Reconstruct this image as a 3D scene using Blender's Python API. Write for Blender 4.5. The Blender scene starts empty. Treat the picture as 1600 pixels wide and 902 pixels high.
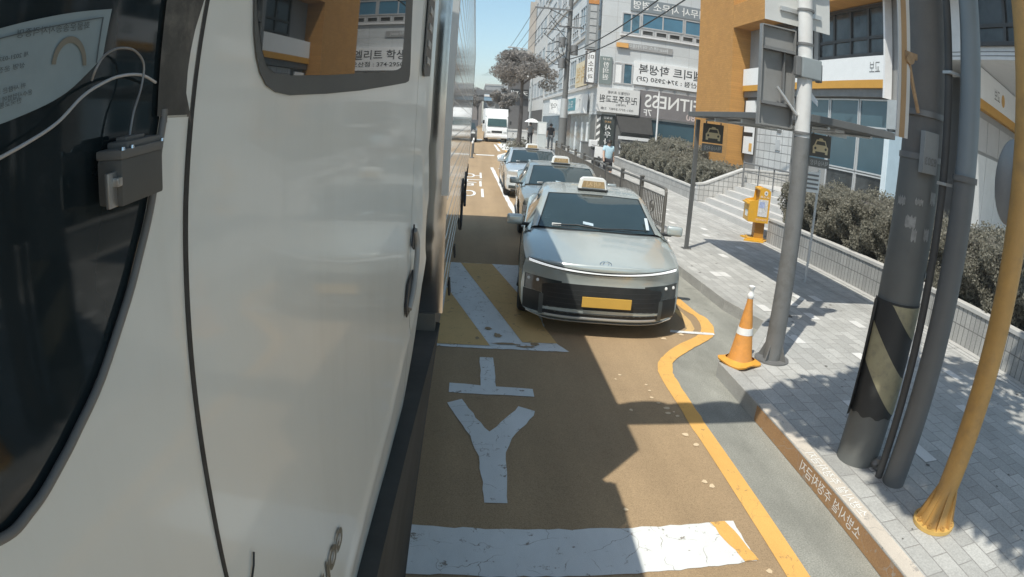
import bpy, bmesh, math, random
import numpy as np
from mathutils import Vector, Matrix, Quaternion

scene = bpy.context.scene
COL = scene.collection
R = math.radians

# ------------------------------------------------------------------ camera
cd = bpy.data.cameras.new("camera")
cam = bpy.data.objects.new("camera", cd)
COL.objects.link(cam)
scene.camera = cam
CAM_P, CAM_Y, CAM_R = R(-15.32), R(-4.24), R(-3.64)
def _m(a, b, c, d, e, f, g, h, i): return Matrix(((a, b, c), (d, e, f), (g, h, i)))
_cr, _sr = math.cos(CAM_R), math.sin(CAM_R)
_cp, _sp = math.cos(CAM_P), math.sin(CAM_P)
_cy, _sy = math.cos(CAM_Y), math.sin(CAM_Y)
CM = _m(_cy, -_sy, 0, _sy, _cy, 0, 0, 0, 1) @ _m(1, 0, 0, 0, _cp, -_sp, 0, _sp, _cp) @ _m(_cr, 0, _sr, 0, 1, 0, -_sr, 0, _cr)
r_, u_, f_ = CM @ Vector((1, 0, 0)), CM @ Vector((0, 0, 1)), CM @ Vector((0, 1, 0))
M4 = Matrix((r_, u_, -f_)).transposed().to_4x4()
M4.translation = (0, 0, 2.2)
cam.matrix_world = M4
cd.clip_start = 0.01
cd.clip_end = 3000
cd.type = 'PANO'                                   # the photograph's own wide barrel-distorting lens
cc = cd
cc.panorama_type = 'FISHEYE_LENS_POLYNOMIAL'
cd.sensor_width = 36.0
cd.sensor_fit = 'HORIZONTAL'
cc.fisheye_fov = R(179)
_f = 978.0 / 1600 * 36
_th = np.linspace(0.0, 1.05, 60)
_r = _f * (_th - .0745 * _th ** 3)
_A = np.stack([_r, _r ** 2, _r ** 3, _r ** 4], 1)
_k = np.linalg.lstsq(_A, _th, rcond=None)[0]
cc.fisheye_polynomial_k0 = 0.0
cc.fisheye_polynomial_k1 = -float(_k[0]); cc.fisheye_polynomial_k2 = -float(_k[1])
cc.fisheye_polynomial_k3 = -float(_k[2]); cc.fisheye_polynomial_k4 = -float(_k[3])

# ------------------------------------------------------------------ sky, sun, exposure
LIGHT = Vector((.39, .44, -1.0)).normalized()
world = bpy.data.worlds.new("World")
scene.world = world
world.use_nodes = True
nt = world.node_tree
sky = nt.nodes.new("ShaderNodeTexSky")
sky.sky_type = 'NISHITA'
sky.sun_disc = False
sky.sun_elevation = R(59.5)
sky.sun_rotation = math.atan2(-.39, -.44)
sky.air_density = 1.0
sky.dust_density = 1.2
sky.ozone_density = 1.0
hs = nt.nodes.new("ShaderNodeHueSaturation")
hs.inputs["Saturation"].default_value = 1.0
hs.inputs["Hue"].default_value = .478
nt.links.new(sky.outputs[0], hs.inputs["Color"])
nt.links.new(hs.outputs[0], nt.nodes["Background"].inputs[0])
nt.nodes["Background"].inputs[1].default_value = 0.15
sd = bpy.data.lights.new("sun", 'SUN')
sd.energy = 4.0
sd.angle = R(0.5)
sd.color = (1.0, .965, .86)
sun = bpy.data.objects.new("sun", sd)
COL.objects.link(sun)
sun.rotation_euler = LIGHT.to_track_quat('-Z', 'Y').to_euler()
sun.location = (-10, -10, 30)
vs = scene.view_settings
vs.view_transform = 'Standard'
vs.look = 'None'
vs.exposure = 0.24
vs.gamma = 1
vs.use_curve_mapping = False
scene.cycles.max_bounces = 6
scene.cycles.glossy_bounces = 4
scene.cycles.sample_clamp_indirect = 6
try: scene.cycles.use_denoising = True
except Exception: pass

# ------------------------------------------------------------------ helpers
def gz(y):                                          # the street climbs a little from 18 m on
    return max(0.0, min((y - 18) * .018, 1.1))

class MB:
    def __init__(s): s.v, s.f = [], []
    def add(s, vs, fs):
        n = len(s.v)
        s.v += [tuple(p) for p in vs]
        s.f += [tuple(i + n for i in f) for f in fs]
        return s
    def poly(s, pts): return s.add(pts, [tuple(range(len(pts)))])
    def obox(s, c, size, M=None, bev=0.0, seg=2):
        bm = bmesh.new()
        bmesh.ops.create_cube(bm, size=1)
        bmesh.ops.scale(bm, vec=size, verts=bm.verts)
        if bev > 0:
            bmesh.ops.bevel(bm, geom=bm.edges[:], offset=bev, segments=seg, profile=.6, affect='EDGES')
        bm.verts.index_update()
        c = Vector(c)
        vs = [c + ((M @ v.co) if M else v.co) for v in bm.verts]
        fs = [tuple(v.index for v in f.verts) for f in bm.faces]
        bm.free()
        return s.add(vs, fs)
    def box(s, x0, x1, y0, y1, z0, z1, bev=0.0):
        return s.obox(((x0 + x1) / 2, (y0 + y1) / 2, (z0 + z1) / 2), (abs(x1 - x0), abs(y1 - y0), abs(z1 - z0)), None, bev)
    def grid(s, rows, close=False):
        n, m = len(rows), len(rows[0])
        vs = [p for r in rows for p in r]
        fs = []
        for i in range(n - 1):
            for j in range(m if close else m - 1):
                k = (j + 1) % m
                fs.append((i * m + j, i * m + k, (i + 1) * m + k, (i + 1) * m + j))
        return s.add(vs, fs)
    def prism(s, poly, d):                          # poly: 3-D points, d: extrusion vector
        n = len(poly); d = Vector(d)
        vs = [Vector(p) for p in poly] + [Vector(p) + d for p in poly]
        fs = [tuple(range(n))[::-1], tuple(range(n, 2 * n))]
        fs += [(i, (i + 1) % n, (i + 1) % n + n, i + n) for i in range(n)]
        return s.add(vs, fs)
    def tube(s, pts, r, n=10, cap=True):
        P = [Vector(p) for p in pts]
        rr = r if isinstance(r, (list, tuple)) else [r] * len(P)
        rows = []
        prev = None
        for i, p in enumerate(P):
            t = (P[min(i + 1, len(P) - 1)] - P[max(i - 1, 0)]).normalized()
            if prev is None:
                a = t.orthogonal().normalized()
            else:
                a = (prev - t * prev.dot(t))
                a = a.normalized() if a.length > 1e-6 else t.orthogonal().normalized()
            prev = a
            b = t.cross(a)
            rows.append([p + (a * math.cos(2 * math.pi * k / n) + b * math.sin(2 * math.pi * k / n)) * rr[i] for k in range(n)])
        k0 = len(s.v)
        s.grid(rows, True)
        if cap:
            s.f.append(tuple(range(k0, k0 + n))[::-1])
            e = k0 + n * (len(P) - 1)
            s.f.append(tuple(range(e, e + n)))
        return s
    def lathe(s, prof, c, axis='Z', n=32):
        c = Vector(c); rows = []
        for r, h in prof:
            row = []
            for k in range(n):
                a = 2 * math.pi * k / n
                x, y = r * math.cos(a), r * math.sin(a)
                row.append(c + (Vector((x, y, h)) if axis == 'Z' else Vector((h, x, y)) if axis == 'X' else Vector((x, h, y))))
            rows.append(row)
        k0 = len(s.v)
        s.grid(rows, True)
        if prof[0][0] > 1e-4: s.f.append(tuple(range(k0, k0 + n))[::-1])
        e = k0 + n * (len(prof) - 1)
        if prof[-1][0] > 1e-4: s.f.append(tuple(range(e, e + n)))
        return s
    def shift(s, d):
        s.v = [(x + d[0], y + d[1], z + d[2]) for x, y, z in s.v]; return s

ORIG = {}
def build(name, mb, mat, parent=None, smooth=None, loc=None, local=False, parts=None):
    """ONE mesh object. World-space vertices are re-based on the thing they belong to."""
    if parent is not None: o0 = Vector((0, 0, 0)) if local else ORIG.get(parent.name, Vector((0, 0, 0)))
    else: o0 = Vector(loc) if loc is not None else Vector((0, 0, 0))
    me = bpy.data.meshes.new(name)
    base = o0 if not (local and parent is None) else Vector((0, 0, 0))
    me.from_pydata([(v[0] - base.x, v[1] - base.y, v[2] - base.z) for v in mb.v], [], mb.f)
    bm = bmesh.new(); bm.from_mesh(me)
    bmesh.ops.remove_doubles(bm, verts=bm.verts, dist=1e-5)
    bmesh.ops.recalc_face_normals(bm, faces=bm.faces)
    bm.to_mesh(me); bm.free()
    if smooth:
        me.polygons.foreach_set("use_smooth", [True] * len(me.polygons))
        me.set_sharp_from_angle(angle=R(smooth))
    me.materials.append(mat)
    ob = bpy.data.objects.new(name, me)
    COL.objects.link(ob)
    if parent is not None:
        ob.parent = parent
        ORIG[ob.name] = Vector((0, 0, 0)) if local else o0
    elif loc is not None:
        ob.location = loc
        ORIG[ob.name] = Vector(loc)
    return ob

def build_faces(name, V, k, mat, parent):           # many loose k-gons at once (leaves)
    o0 = ORIG.get(parent.name, Vector((0, 0, 0)))
    V = np.asarray(V, dtype=np.float32) - np.array(o0, dtype=np.float32)
    n = len(V) // k
    me = bpy.data.meshes.new(name)
    me.vertices.add(len(V)); me.vertices.foreach_set("co", V.ravel())
    me.loops.add(n * k); me.loops.foreach_set("vertex_index", np.arange(n * k, dtype=np.int32))
    me.polygons.add(n); me.polygons.foreach_set("loop_start", np.arange(0, n * k, k, dtype=np.int32))
    me.update(calc_edges=True); me.validate()
    me.materials.append(mat)
    ob = bpy.data.objects.new(name, me); COL.objects.link(ob); ob.parent = parent
    ORIG[ob.name] = o0
    return ob

def tag(o, label=None, cat=None, group=None, kind=None):
    if label: o["label"] = label
    if cat: o["category"] = cat
    if group: o["group"] = group
    if kind: o["kind"] = kind
    return o
def thing(name, label, cat, loc=(0, 0, 0), rz=0.0, group=None):
    o = bpy.data.objects.new(name, None)
    COL.objects.link(o)
    o.empty_display_size = .2
    o.location = loc
    o.rotation_euler = (0, 0, rz)
    ORIG[o.name] = Vector(loc)
    return tag(o, label, cat, group)
def solo(name, mb, mat, label, cat, loc=(0, 0, 0), group=None, smooth=None):
    return tag(build(name, mb, mat, None, smooth, loc), label, cat, group)
def struct(name, mb, mat, smooth=None):
    return tag(build(name, mb, mat, None, smooth), kind="structure")
def copy_tree(o, parent=None):
    c = o.copy(); COL.objects.link(c)
    if parent is not None: c.parent = parent
    for ch in list(o.children): copy_tree(ch, c)
    return c

def hermite(pts, n=8):                              # Catmull-Rom through points
    P = [Vector(p) for p in pts]; out = []
    for i in range(len(P) - 1):
        p0, p1, p2, p3 = P[max(i - 1, 0)], P[i], P[i + 1], P[min(i + 2, len(P) - 1)]
        for k in range(n):
            t = k / n
            out.append(.5 * ((2 * p1) + (p2 - p0) * t + (2 * p0 - 5 * p1 + 4 * p2 - p3) * t * t + (3 * p1 - p0 - 3 * p2 + p3) * t ** 3))
    out.append(P[-1])
    return out
def interp(x, tab):
    return float(np.interp(x, [a for a, _ in tab], [b for _, b in tab]))

_tx = {}
def text_mb(body, height, origin, right, up, align='CENTER', width=None, lift=0.0, mirror=True, depth=0.0, bold=0.0):
    """Lettering as a mesh. The place is seen mirrored, so the glyphs run against the viewer's right."""
    key = (body, align, bold)
    if key not in _tx:
        cu = bpy.data.curves.new("t", 'FONT')
        cu.body = body; cu.align_x = align; cu.align_y = 'CENTER'; cu.size = 1.0
        cu.resolution_u = 3
        if bold: cu.offset = bold
        ob = bpy.data.objects.new("t", cu); COL.objects.link(ob)
        dg = bpy.context.evaluated_depsgraph_get()
        me = bpy.data.meshes.new_from_object(ob.evaluated_get(dg))
        vs = [v.co.copy() for v in me.vertices]; fs = [tuple(p.vertices) for p in me.polygons]
        bpy.data.objects.remove(ob); bpy.data.curves.remove(cu); bpy.data.meshes.remove(me)
        _tx[key] = (vs, fs)
    vs, fs = _tx[key]
    ys = [v.y for v in vs]; xs = [v.x for v in vs]
    h = max(ys) - min(ys); w = max(xs) - min(xs)
    s = height / h
    sx = (width / w) if width else s
    cy = (max(ys) + min(ys)) / 2
    cx = (max(xs) + min(xs)) / 2 if align == 'CENTER' else 0
    o, r, u = Vector(origin), Vector(right).normalized(), Vector(up).normalized()
    n = r.cross(u)
    m = -1 if mirror else 1
    mb = MB()
    mb.add([o + r * (m * (v.x - cx) * sx) + u * ((v.y - cy) * s) + n * lift for v in vs], fs)
    return mb

# ------------------------------------------------------------------ materials
_mats = {}
def N(nt, t, **kw):
    n = nt.nodes.new(t)
    for k, v in kw.items(): setattr(n, k, v)
    return n
def mat(name, col, rough=.6, metal=0.0, var=.12, vs=4.0, bump=0.0, bs=60.0, coat=0.0, spec=.5, dirt=None, dscale=1.5, damt=.5, stretch=None, emit=0):
    if name in _mats: return _mats[name]
    m = bpy.data.materials.new(name); m.use_nodes = True
    nt = m.node_tree; L = nt.links.new
    b = nt.nodes["Principled BSDF"]
    b.inputs["Roughness"].default_value = rough
    b.inputs["Metallic"].default_value = metal
    b.inputs["Specular IOR Level"].default_value = spec
    b.inputs["Coat Weight"].default_value = coat
    b.inputs["Coat Roughness"].default_value = .06
    tc = N(nt, "ShaderNodeTexCoord"); mp = N(nt, "ShaderNodeMapping")
    L(tc.outputs["Object"], mp.inputs[0])
    if stretch: mp.inputs["Scale"].default_value = stretch
    nz = N(nt, "ShaderNodeTexNoise"); nz.inputs["Scale"].default_value = vs; nz.inputs["Detail"].default_value = 6; nz.inputs["Roughness"].default_value = .65
    L(mp.outputs[0], nz.inputs["Vector"])
    mx = N(nt, "ShaderNodeMix", data_type='RGBA')
    c1 = [max(0, c * (1 - var)) for c in col]; c2 = [min(1, c * (1 + var)) for c in col]
    mr = N(nt, "ShaderNodeMapRange"); mr.inputs[1].default_value = .3; mr.inputs[2].default_value = .7
    L(nz.outputs[0], mr.inputs[0]); L(mr.outputs[0], mx.inputs[0])
    mx.inputs[6].default_value = (*c1, 1); mx.inputs[7].default_value = (*c2, 1)
    out = mx.outputs[2]
    if dirt:
        n2 = N(nt, "ShaderNodeTexNoise"); n2.inputs["Scale"].default_value = dscale; n2.inputs["Detail"].default_value = 8; n2.inputs["Roughness"].default_value = .7
        L(mp.outputs[0], n2.inputs["Vector"])
        m2 = N(nt, "ShaderNodeMapRange"); m2.inputs[1].default_value = .5; m2.inputs[2].default_value = .75; m2.inputs[4].default_value = damt
        L(n2.outputs[0], m2.inputs[0])
        mx2 = N(nt, "ShaderNodeMix", data_type='RGBA'); L(m2.outputs[0], mx2.inputs[0]); L(out, mx2.inputs[6]); mx2.inputs[7].default_value = (*dirt, 1)
        out = mx2.outputs[2]
    L(out, b.inputs["Base Color"])
    if emit:
        L(out, b.inputs["Emission Color"]); b.inputs["Emission Strength"].default_value = emit
    if bump:
        n3 = N(nt, "ShaderNodeTexNoise"); n3.inputs["Scale"].default_value = bs; n3.inputs["Detail"].default_value = 4
        L(mp.outputs[0], n3.inputs["Vector"])
        bp = N(nt, "ShaderNodeBump"); bp.inputs["Strength"].default_value = bump; bp.inputs["Distance"].default_value = .02
        L(n3.outputs[0], bp.inputs["Height"]); L(bp.outputs[0], b.inputs["Normal"])
    _mats[name] = m
    return m

def mat_tiles(name, col, mortar, bw, bh, axes, msize=.012, var=.12, rough=.75, offset=.5, stain=None, bump=.4, sq=1.0):
    """Brick / tile / paver pattern on object coordinates; axes picks which two run across the courses."""
    if name in _mats: return _mats[name]
    m = bpy.data.materials.new(name); m.use_nodes = True
    nt = m.node_tree; L = nt.links.new; b = nt.nodes["Principled BSDF"]
    b.inputs["Roughness"].default_value = rough
    tc = N(nt, "ShaderNodeTexCoord"); sp = N(nt, "ShaderNodeSeparateXYZ"); cb = N(nt, "ShaderNodeCombineXYZ")
    L(tc.outputs["Object"], sp.inputs[0])
    L(sp.outputs["XYZ".index(axes[0])], cb.inputs[0]); L(sp.outputs["XYZ".index(axes[1])], cb.inputs[1])
    br = N(nt, "ShaderNodeTexBrick"); br.offset = offset; br.squash = sq
    br.inputs["Scale"].default_value = 1
    br.inputs["Brick Width"].default_value = bw; br.inputs["Row Height"].default_value = bh
    br.inputs["Mortar Size"].default_value = msize; br.inputs["Mortar Smooth"].default_value = .2
    br.inputs["Bias"].default_value = 0
    br.inputs["Color1"].default_value = (*[c * (1 - var) for c in col], 1)
    br.inputs["Color2"].default_value = (*[min(1, c * (1 + var)) for c in col], 1)
    br.inputs["Mortar"].default_value = (*mortar, 1)
    L(cb.outputs[0], br.inputs["Vector"])
    nz = N(nt, "ShaderNodeTexNoise"); nz.inputs["Scale"].default_value = 1.3; nz.inputs["Detail"].default_value = 9; nz.inputs["Roughness"].default_value = .7
    L(tc.outputs["Object"], nz.inputs["Vector"])
    mr = N(nt, "ShaderNodeMapRange"); mr.inputs[1].default_value = .42; mr.inputs[2].default_value = .72; mr.inputs[4].default_value = .55
    L(nz.outputs[0], mr.inputs[0])
    mx = N(nt, "ShaderNodeMix", data_type='RGBA'); L(mr.outputs[0], mx.inputs[0]); L(br.outputs["Color"], mx.inputs[6])
    st = stain or tuple(c * .62 for c in col)
    mx.inputs[7].default_value = (*st, 1)
    n2 = N(nt, "ShaderNodeTexNoise"); n2.inputs["Scale"].default_value = 70; n2.inputs["Detail"].default_value = 3
    L(tc.outputs["Object"], n2.inputs["Vector"])
    m2 = N(nt, "ShaderNodeMix", data_type='RGBA', blend_type='OVERLAY'); m2.inputs[0].default_value = .35
    L(mx.outputs[2], m2.inputs[6]); L(n2.outputs[0], m2.inputs[7])
    L(m2.outputs[2], b.inputs["Base Color"])
    bp = N(nt, "ShaderNodeBump"); bp.inputs["Strength"].default_value = bump; bp.inputs["Distance"].default_value = .01; bp.invert = True
    L(br.outputs["Fac"], bp.inputs["Height"]); L(bp.outputs[0], b.inputs["Normal"])
    _mats[name] = m
    return m

def mat_ground(name, col, col2, fine=220.0, patch=.7, crack=0.0, crack_col=(.05, .045, .04), rough=.9, speck=.35, track=0.0):
    if name in _mats: return _mats[name]
    m = bpy.data.materials.new(name); m.use_nodes = True
    nt = m.node_tree; L = nt.links.new; b = nt.nodes["Principled BSDF"]
    b.inputs["Roughness"].default_value = rough; b.inputs["Specular IOR Level"].default_value = .3
    tc = N(nt, "ShaderNodeTexCoord")
    n1 = N(nt, "ShaderNodeTexNoise"); n1.inputs["Scale"].default_value = patch; n1.inputs["Detail"].default_value = 8; n1.inputs["Roughness"].default_value = .7
    mp = N(nt, "ShaderNodeMapping"); mp.inputs["Scale"].default_value = (1, .45, 1)
    L(tc.outputs["Object"], mp.inputs[0]); L(mp.outputs[0], n1.inputs["Vector"])
    mr = N(nt, "ShaderNodeMapRange"); mr.inputs[1].default_value = .35; mr.inputs[2].default_value = .68
    L(n1.outputs[0], mr.inputs[0])
    mx = N(nt, "ShaderNodeMix", data_type='RGBA'); L(mr.outputs[0], mx.inputs[0])
    mx.inputs[6].default_value = (*col, 1); mx.inputs[7].default_value = (*col2, 1)
    n2 = N(nt, "ShaderNodeTexNoise"); n2.inputs["Scale"].default_value = fine; n2.inputs["Detail"].default_value = 2
    L(tc.outputs["Object"], n2.inputs["Vector"])
    m2 = N(nt, "ShaderNodeMix", data_type='RGBA', blend_type='OVERLAY'); m2.inputs[0].default_value = speck
    L(mx.outputs[2], m2.inputs[6]); L(n2.outputs[0], m2.inputs[7])
    out = m2.outputs[2]
    if track:                                       # long faint wear along the driving direction
        mt = N(nt, "ShaderNodeMapping"); mt.inputs["Scale"].default_value = (2.6, .09, 1)
        L(tc.outputs["Object"], mt.inputs[0])
        n6 = N(nt, "ShaderNodeTexNoise"); n6.inputs["Scale"].default_value = 1.0; n6.inputs["Detail"].default_value = 5
        L(mt.outputs[0], n6.inputs["Vector"])
        r6 = N(nt, "ShaderNodeMapRange"); r6.inputs[1].default_value = .35; r6.inputs[2].default_value = .65; r6.inputs[3].default_value = 0; r6.inputs[4].default_value = track
        L(n6.outputs[0], r6.inputs[0])
        m6 = N(nt, "ShaderNodeMix", data_type='RGBA'); L(r6.outputs[0], m6.inputs[0]); L(out, m6.inputs[6]); m6.inputs[7].default_value = (*[c * .55 for c in col], 1)
        n7 = N(nt, "ShaderNodeTexNoise"); n7.inputs["Scale"].default_value = 1.7; n7.inputs["Detail"].default_value = 9; n7.inputs["Roughness"].default_value = .75
        L(tc.outputs["Object"], n7.inputs["Vector"])
        r7 = N(nt, "ShaderNodeMapRange"); r7.inputs[1].default_value = .60; r7.inputs[2].default_value = .72; r7.inputs[4].default_value = track * 1.2
        L(n7.outputs[0], r7.inputs[0])
        m7 = N(nt, "ShaderNodeMix", data_type='RGBA'); L(r7.outputs[0], m7.inputs[0]); L(m6.outputs[2], m7.inputs[6]); m7.inputs[7].default_value = (*[c * .5 for c in col2], 1)
        out = m7.outputs[2]
    if crack:
        nw = N(nt, "ShaderNodeTexNoise"); nw.inputs["Scale"].default_value = 6; nw.inputs["Detail"].default_value = 4
        L(tc.outputs["Object"], nw.inputs["Vector"])
        ad = N(nt, "ShaderNodeMix", data_type='RGBA', blend_type='LINEAR_LIGHT'); ad.inputs[0].default_value = .08
        L(tc.outputs["Object"], ad.inputs[6]); L(nw.outputs[1], ad.inputs[7])
        vo = N(nt, "ShaderNodeTexVoronoi", feature='DISTANCE_TO_EDGE'); vo.inputs["Scale"].default_value = 3.2
        L(ad.outputs[2], vo.inputs["Vector"])
        c1 = N(nt, "ShaderNodeMapRange"); c1.inputs[1].default_value = .0015; c1.inputs[2].default_value = .008; c1.inputs[3].default_value = 1; c1.inputs[4].default_value = 0
        L(vo.outputs[0], c1.inputs[0])
        n4 = N(nt, "ShaderNodeTexNoise"); n4.inputs["Scale"].default_value = 5.5; n4.inputs["Detail"].default_value = 7
        L(tc.outputs["Object"], n4.inputs["Vector"])
        c2 = N(nt, "ShaderNodeMapRange"); c2.inputs[1].default_value = .43; c2.inputs[2].default_value = .56; L(n4.outputs[0], c2.inputs[0])
        mu = N(nt, "ShaderNodeMath", operation='MULTIPLY'); L(c1.outputs[0], mu.inputs[0]); L(c2.outputs[0], mu.inputs[1])
        n5 = N(nt, "ShaderNodeTexNoise"); n5.inputs["Scale"].default_value = 9; n5.inputs["Detail"].default_value = 8; n5.inputs["Roughness"].default_value = .75
        L(tc.outputs["Object"], n5.inputs["Vector"])
        c3 = N(nt, "ShaderNodeMapRange"); c3.inputs[1].default_value = .595; c3.inputs[2].default_value = .64; L(n5.outputs[0], c3.inputs[0])
        mxx = N(nt, "ShaderNodeMath", operation='MAXIMUM'); L(mu.outputs[0], mxx.inputs[0]); L(c3.outputs[0], mxx.inputs[1])
        m5 = N(nt, "ShaderNodeMath", operation='MULTIPLY'); L(mxx.outputs[0], m5.inputs[0]); m5.inputs[1].default_value = crack
        m4 = N(nt, "ShaderNodeMix", data_type='RGBA'); L(m5.outputs[0], m4.inputs[0]); L(out, m4.inputs[6]); m4.inputs[7].default_value = (*crack_col, 1)
        out = m4.outputs[2]
    L(out, b.inputs["Base Color"])
    bp = N(nt, "ShaderNodeBump"); bp.inputs["Strength"].default_value = .35; bp.inputs["Distance"].default_value = .004
    L(n2.outputs[0], bp.inputs["Height"]); L(bp.outputs[0], b.inputs["Normal"])
    _mats[name] = m
    return m

def mat_leaf(name, c1, c2):
    if name in _mats: return _mats[name]
    m = bpy.data.materials.new(name); m.use_nodes = True
    nt = m.node_tree; L = nt.links.new; b = nt.nodes["Principled BSDF"]
    b.inputs["Roughness"].default_value = .7; b.inputs["Specular IOR Level"].default_value = .2
    tc = N(nt, "ShaderNodeTexCoord"); n = N(nt, "ShaderNodeTexNoise"); n.inputs["Scale"].default_value = 9; n.inputs["Detail"].default_value = 5
    L(tc.outputs["Object"], n.inputs["Vector"])
    mr = N(nt, "ShaderNodeMapRange"); mr.inputs[1].default_value = .35; mr.inputs[2].default_value = .65; L(n.outputs[0], mr.inputs[0])
    mx = N(nt, "ShaderNodeMix", data_type='RGBA'); L(mr.outputs[0], mx.inputs[0]); mx.inputs[6].default_value = (*c1, 1); mx.inputs[7].default_value = (*c2, 1)
    L(mx.outputs[2], b.inputs["Base Color"])
    tr = N(nt, "ShaderNodeBsdfTranslucent"); L(mx.outputs[2], tr.inputs[0])
    ms = N(nt, "ShaderNodeMixShader"); ms.inputs[0].default_value = .45
    L(b.outputs[0], ms.inputs[1]); L(tr.outputs[0], ms.inputs[2]); L(ms.outputs[0], nt.nodes["Material Output"].inputs[0])
    _mats[name] = m
    return m

# shared materials
ROAD_C, ROAD_C2 = (.40, .285, .170), (.325, .232, .142)
M_road = mat_ground("ochre_asphalt", ROAD_C, ROAD_C2, fine=150, patch=1.3, speck=.6, track=.38)
M_gutter = mat_ground("gutter_concrete", (.36, .355, .315), (.215, .215, .19), fine=90, patch=2.2, speck=.7, track=.5)
M_ground = mat_ground("ground_asphalt", (.09, .088, .085), (.07, .068, .066))
M_white = mat_ground("white_road_paint", (.74, .75, .74), (.62, .63, .62), patch=2.0, crack=.85, crack_col=(.21, .17, .13), speck=.35)
M_yellow = mat_ground("yellow_road_paint", (.74, .43, .13), (.66, .37, .11), patch=2.0, crack=.75, crack_col=(.33, .2, .1), speck=.3)
M_ystripe = mat_ground("ochre_hump_paint", (.64, .425, .19), (.56, .37, .165), patch=2.0, crack=.7, crack_col=(.25, .18, .11), speck=.3)
M_paver = mat_tiles("sidewalk_pavers", (.42, .415, .395), (.27, .26, .245), .30, .15, "YX", .005, .15, .85, stain=(.26, .255, .24), bump=.5)
M_kerb = mat_ground("kerb_granite", (.42, .415, .395), (.28, .275, .26), fine=160, patch=2.5, speck=.6)
M_kerb_o = mat_ground("kerb_orange_paint", (.40, .235, .115), (.33, .2, .11), fine=160, patch=3, crack=.8, crack_col=(.36, .34, .31), speck=.4)
M_letter_w = mat("white_lettering", (.78, .78, .76), .7, var=.05)
M_letter_d = mat("dark_lettering", (.05, .055, .06), .7, var=.05)
M_black = mat("black_plastic", (.022, .023, .024), .5, var=.2)
M_rubber = mat("rubber", (.028, .028, .028), .85, var=.2, bump=.1)
M_cabwhite = mat("cab_paint_white", (.65, .665, .63), .30, var=.03, vs=1.2, coat=.3, dirt=(.48, .48, .43), dscale=1.7, damt=.25, bump=.02, bs=2.2, stretch=(1, 4, 1))
M_glass = mat("tinted_glass", (.012, .016, .018), .03, var=.1, spec=.6)
M_carglass = mat("car_glass", (.028, .045, .05), .04, var=.1, spec=.7)
M_chrome = mat("chrome", (.75, .76, .77), .12, 1.0, var=.03)
M_steel = mat("grey_steel", (.20, .20, .20), .5, .3, var=.12, dirt=(.15, .14, .13), damt=.4)
M_galv = mat("galvanised_steel", (.52, .53, .53), .42, .5, var=.08)
M_dgrey = mat("dark_grey_paint", (.14, .142, .14), .6, var=.12, dirt=(.1, .095, .09))
M_conc = mat("concrete", (.42, .41, .39), .85, var=.12, bump=.2, dirt=(.3, .29, .27))
M_orange = mat("orange_brick_paint", (.46, .235, .062), .8, var=.1)
M_bluegrey = mat("window_glass_blue", (.085, .175, .235), .12, var=.55, vs=.9, spec=.6)
M_darkwin = mat("window_glass_dark", (.055, .06, .062), .12, var=.7, vs=.9, spec=.5)
M_whitepaint = mat("white_panel", (.72, .72, .72), .5, var=.05)
M_signwhite = mat("sign_white", (.80, .81, .81), .5, var=.03)
M_alu = mat("aluminium_frame", (.6, .61, .62), .4, .4, var=.06)
# ================================================================== THE SETTING
YB = [-40, 0, 6, 12, 18, 30, 50, 80, 500]
def sheet(x0, x1, dz, ys=YB):
    m = MB(); rows = []
    for y in ys: rows.append([(x0, y, gz(y) + dz), (x1, y, gz(y) + dz)])
    return m.grid(rows)
struct("ground", sheet(-500, 500, -.03), M_ground)

KERB = [(2.4, -40), (2.4, 5.17), (2.72, 5.34), (3.55, 6.5), (3.37, 7.36), (3.33, 10), (3.33, 18), (3.33, 31), (2.4, 34.5), (2.4, 50), (2.4, 80), (2.4, 300)]
def kerb_x(y): return interp(y, [(b, a) for a, b in KERB])
YEL_L = [(1.79, -40), (1.79, 2.2), (1.79, 3.96), (1.805, 4.97), (1.85, 5.36), (1.99, 5.65), (2.27, 6.0), (2.62, 6.33), (2.77, 6.63), (2.84, 7.06), (2.76, 7.47), (2.72, 9), (2.7, 18), (2.7, 30.5), (1.9, 34), (1.8, 50), (1.8, 80)]
YEL_R = [(1.93, -40), (1.93, 2.2), (1.93, 4.2), (1.95, 4.98), (1.985, 5.29), (2.09, 5.54), (2.39, 5.88), (2.74, 6.22), (2.90, 6.5), (2.98, 6.95), (2.91, 7.35), (2.86, 9), (2.83, 18), (2.83, 30.7), (2.03, 34.2), (1.93, 50), (1.93, 80)]
LA = hermite([(a, b, 0) for a, b in YEL_L[2:12]], 6); RA = hermite([(a, b, 0) for a, b in YEL_R[2:12]], 6)
LL = [Vector((*p, 0)) for p in YEL_L[:2]] + LA + [Vector((*p, 0)) for p in YEL_L[12:]]
RL = [Vector((*p, 0)) for p in YEL_R[:2]] + RA + [Vector((*p, 0)) for p in YEL_R[12:]]
m = MB(); rows = []
for y in sorted(set([-40, 0, 2, 4, 5, 5.17, 5.34, 6, 6.5, 7, 7.36, 8, 10, 14, 18, 24, 31, 34.5, 40, 50, 80])):
    rows.append([(1.4, y, gz(y)), (kerb_x(y) + .02, y, gz(y))])
struct("gutter", m.grid(rows), M_gutter)
m = MB(); rows = []
for a, b in zip(LL, RL):
    e = a * .5 + b * .5
    ya = a.y
    rows.append([(-7, ya, gz(ya) + .004), (-1.5, ya, gz(ya) + .004), (e.x, e.y, gz(e.y) + .004)])
rows.append([(-7, 500, 1.104), (-1.5, 500, 1.104), (1.86, 500, 1.104)])
struct("road", m.grid(rows), M_road)
rnd = random.Random(3)
m = MB(); rows = []
for a, b in zip(LL, RL):
    if a.y > 60: break
    j1, j2 = rnd.uniform(-.006, .006), rnd.uniform(-.006, .006)
    rows.append([(a.x + j1, a.y, gz(a.y) + .008), (b.x + j2, b.y, gz(b.y) + .008)])
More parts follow.
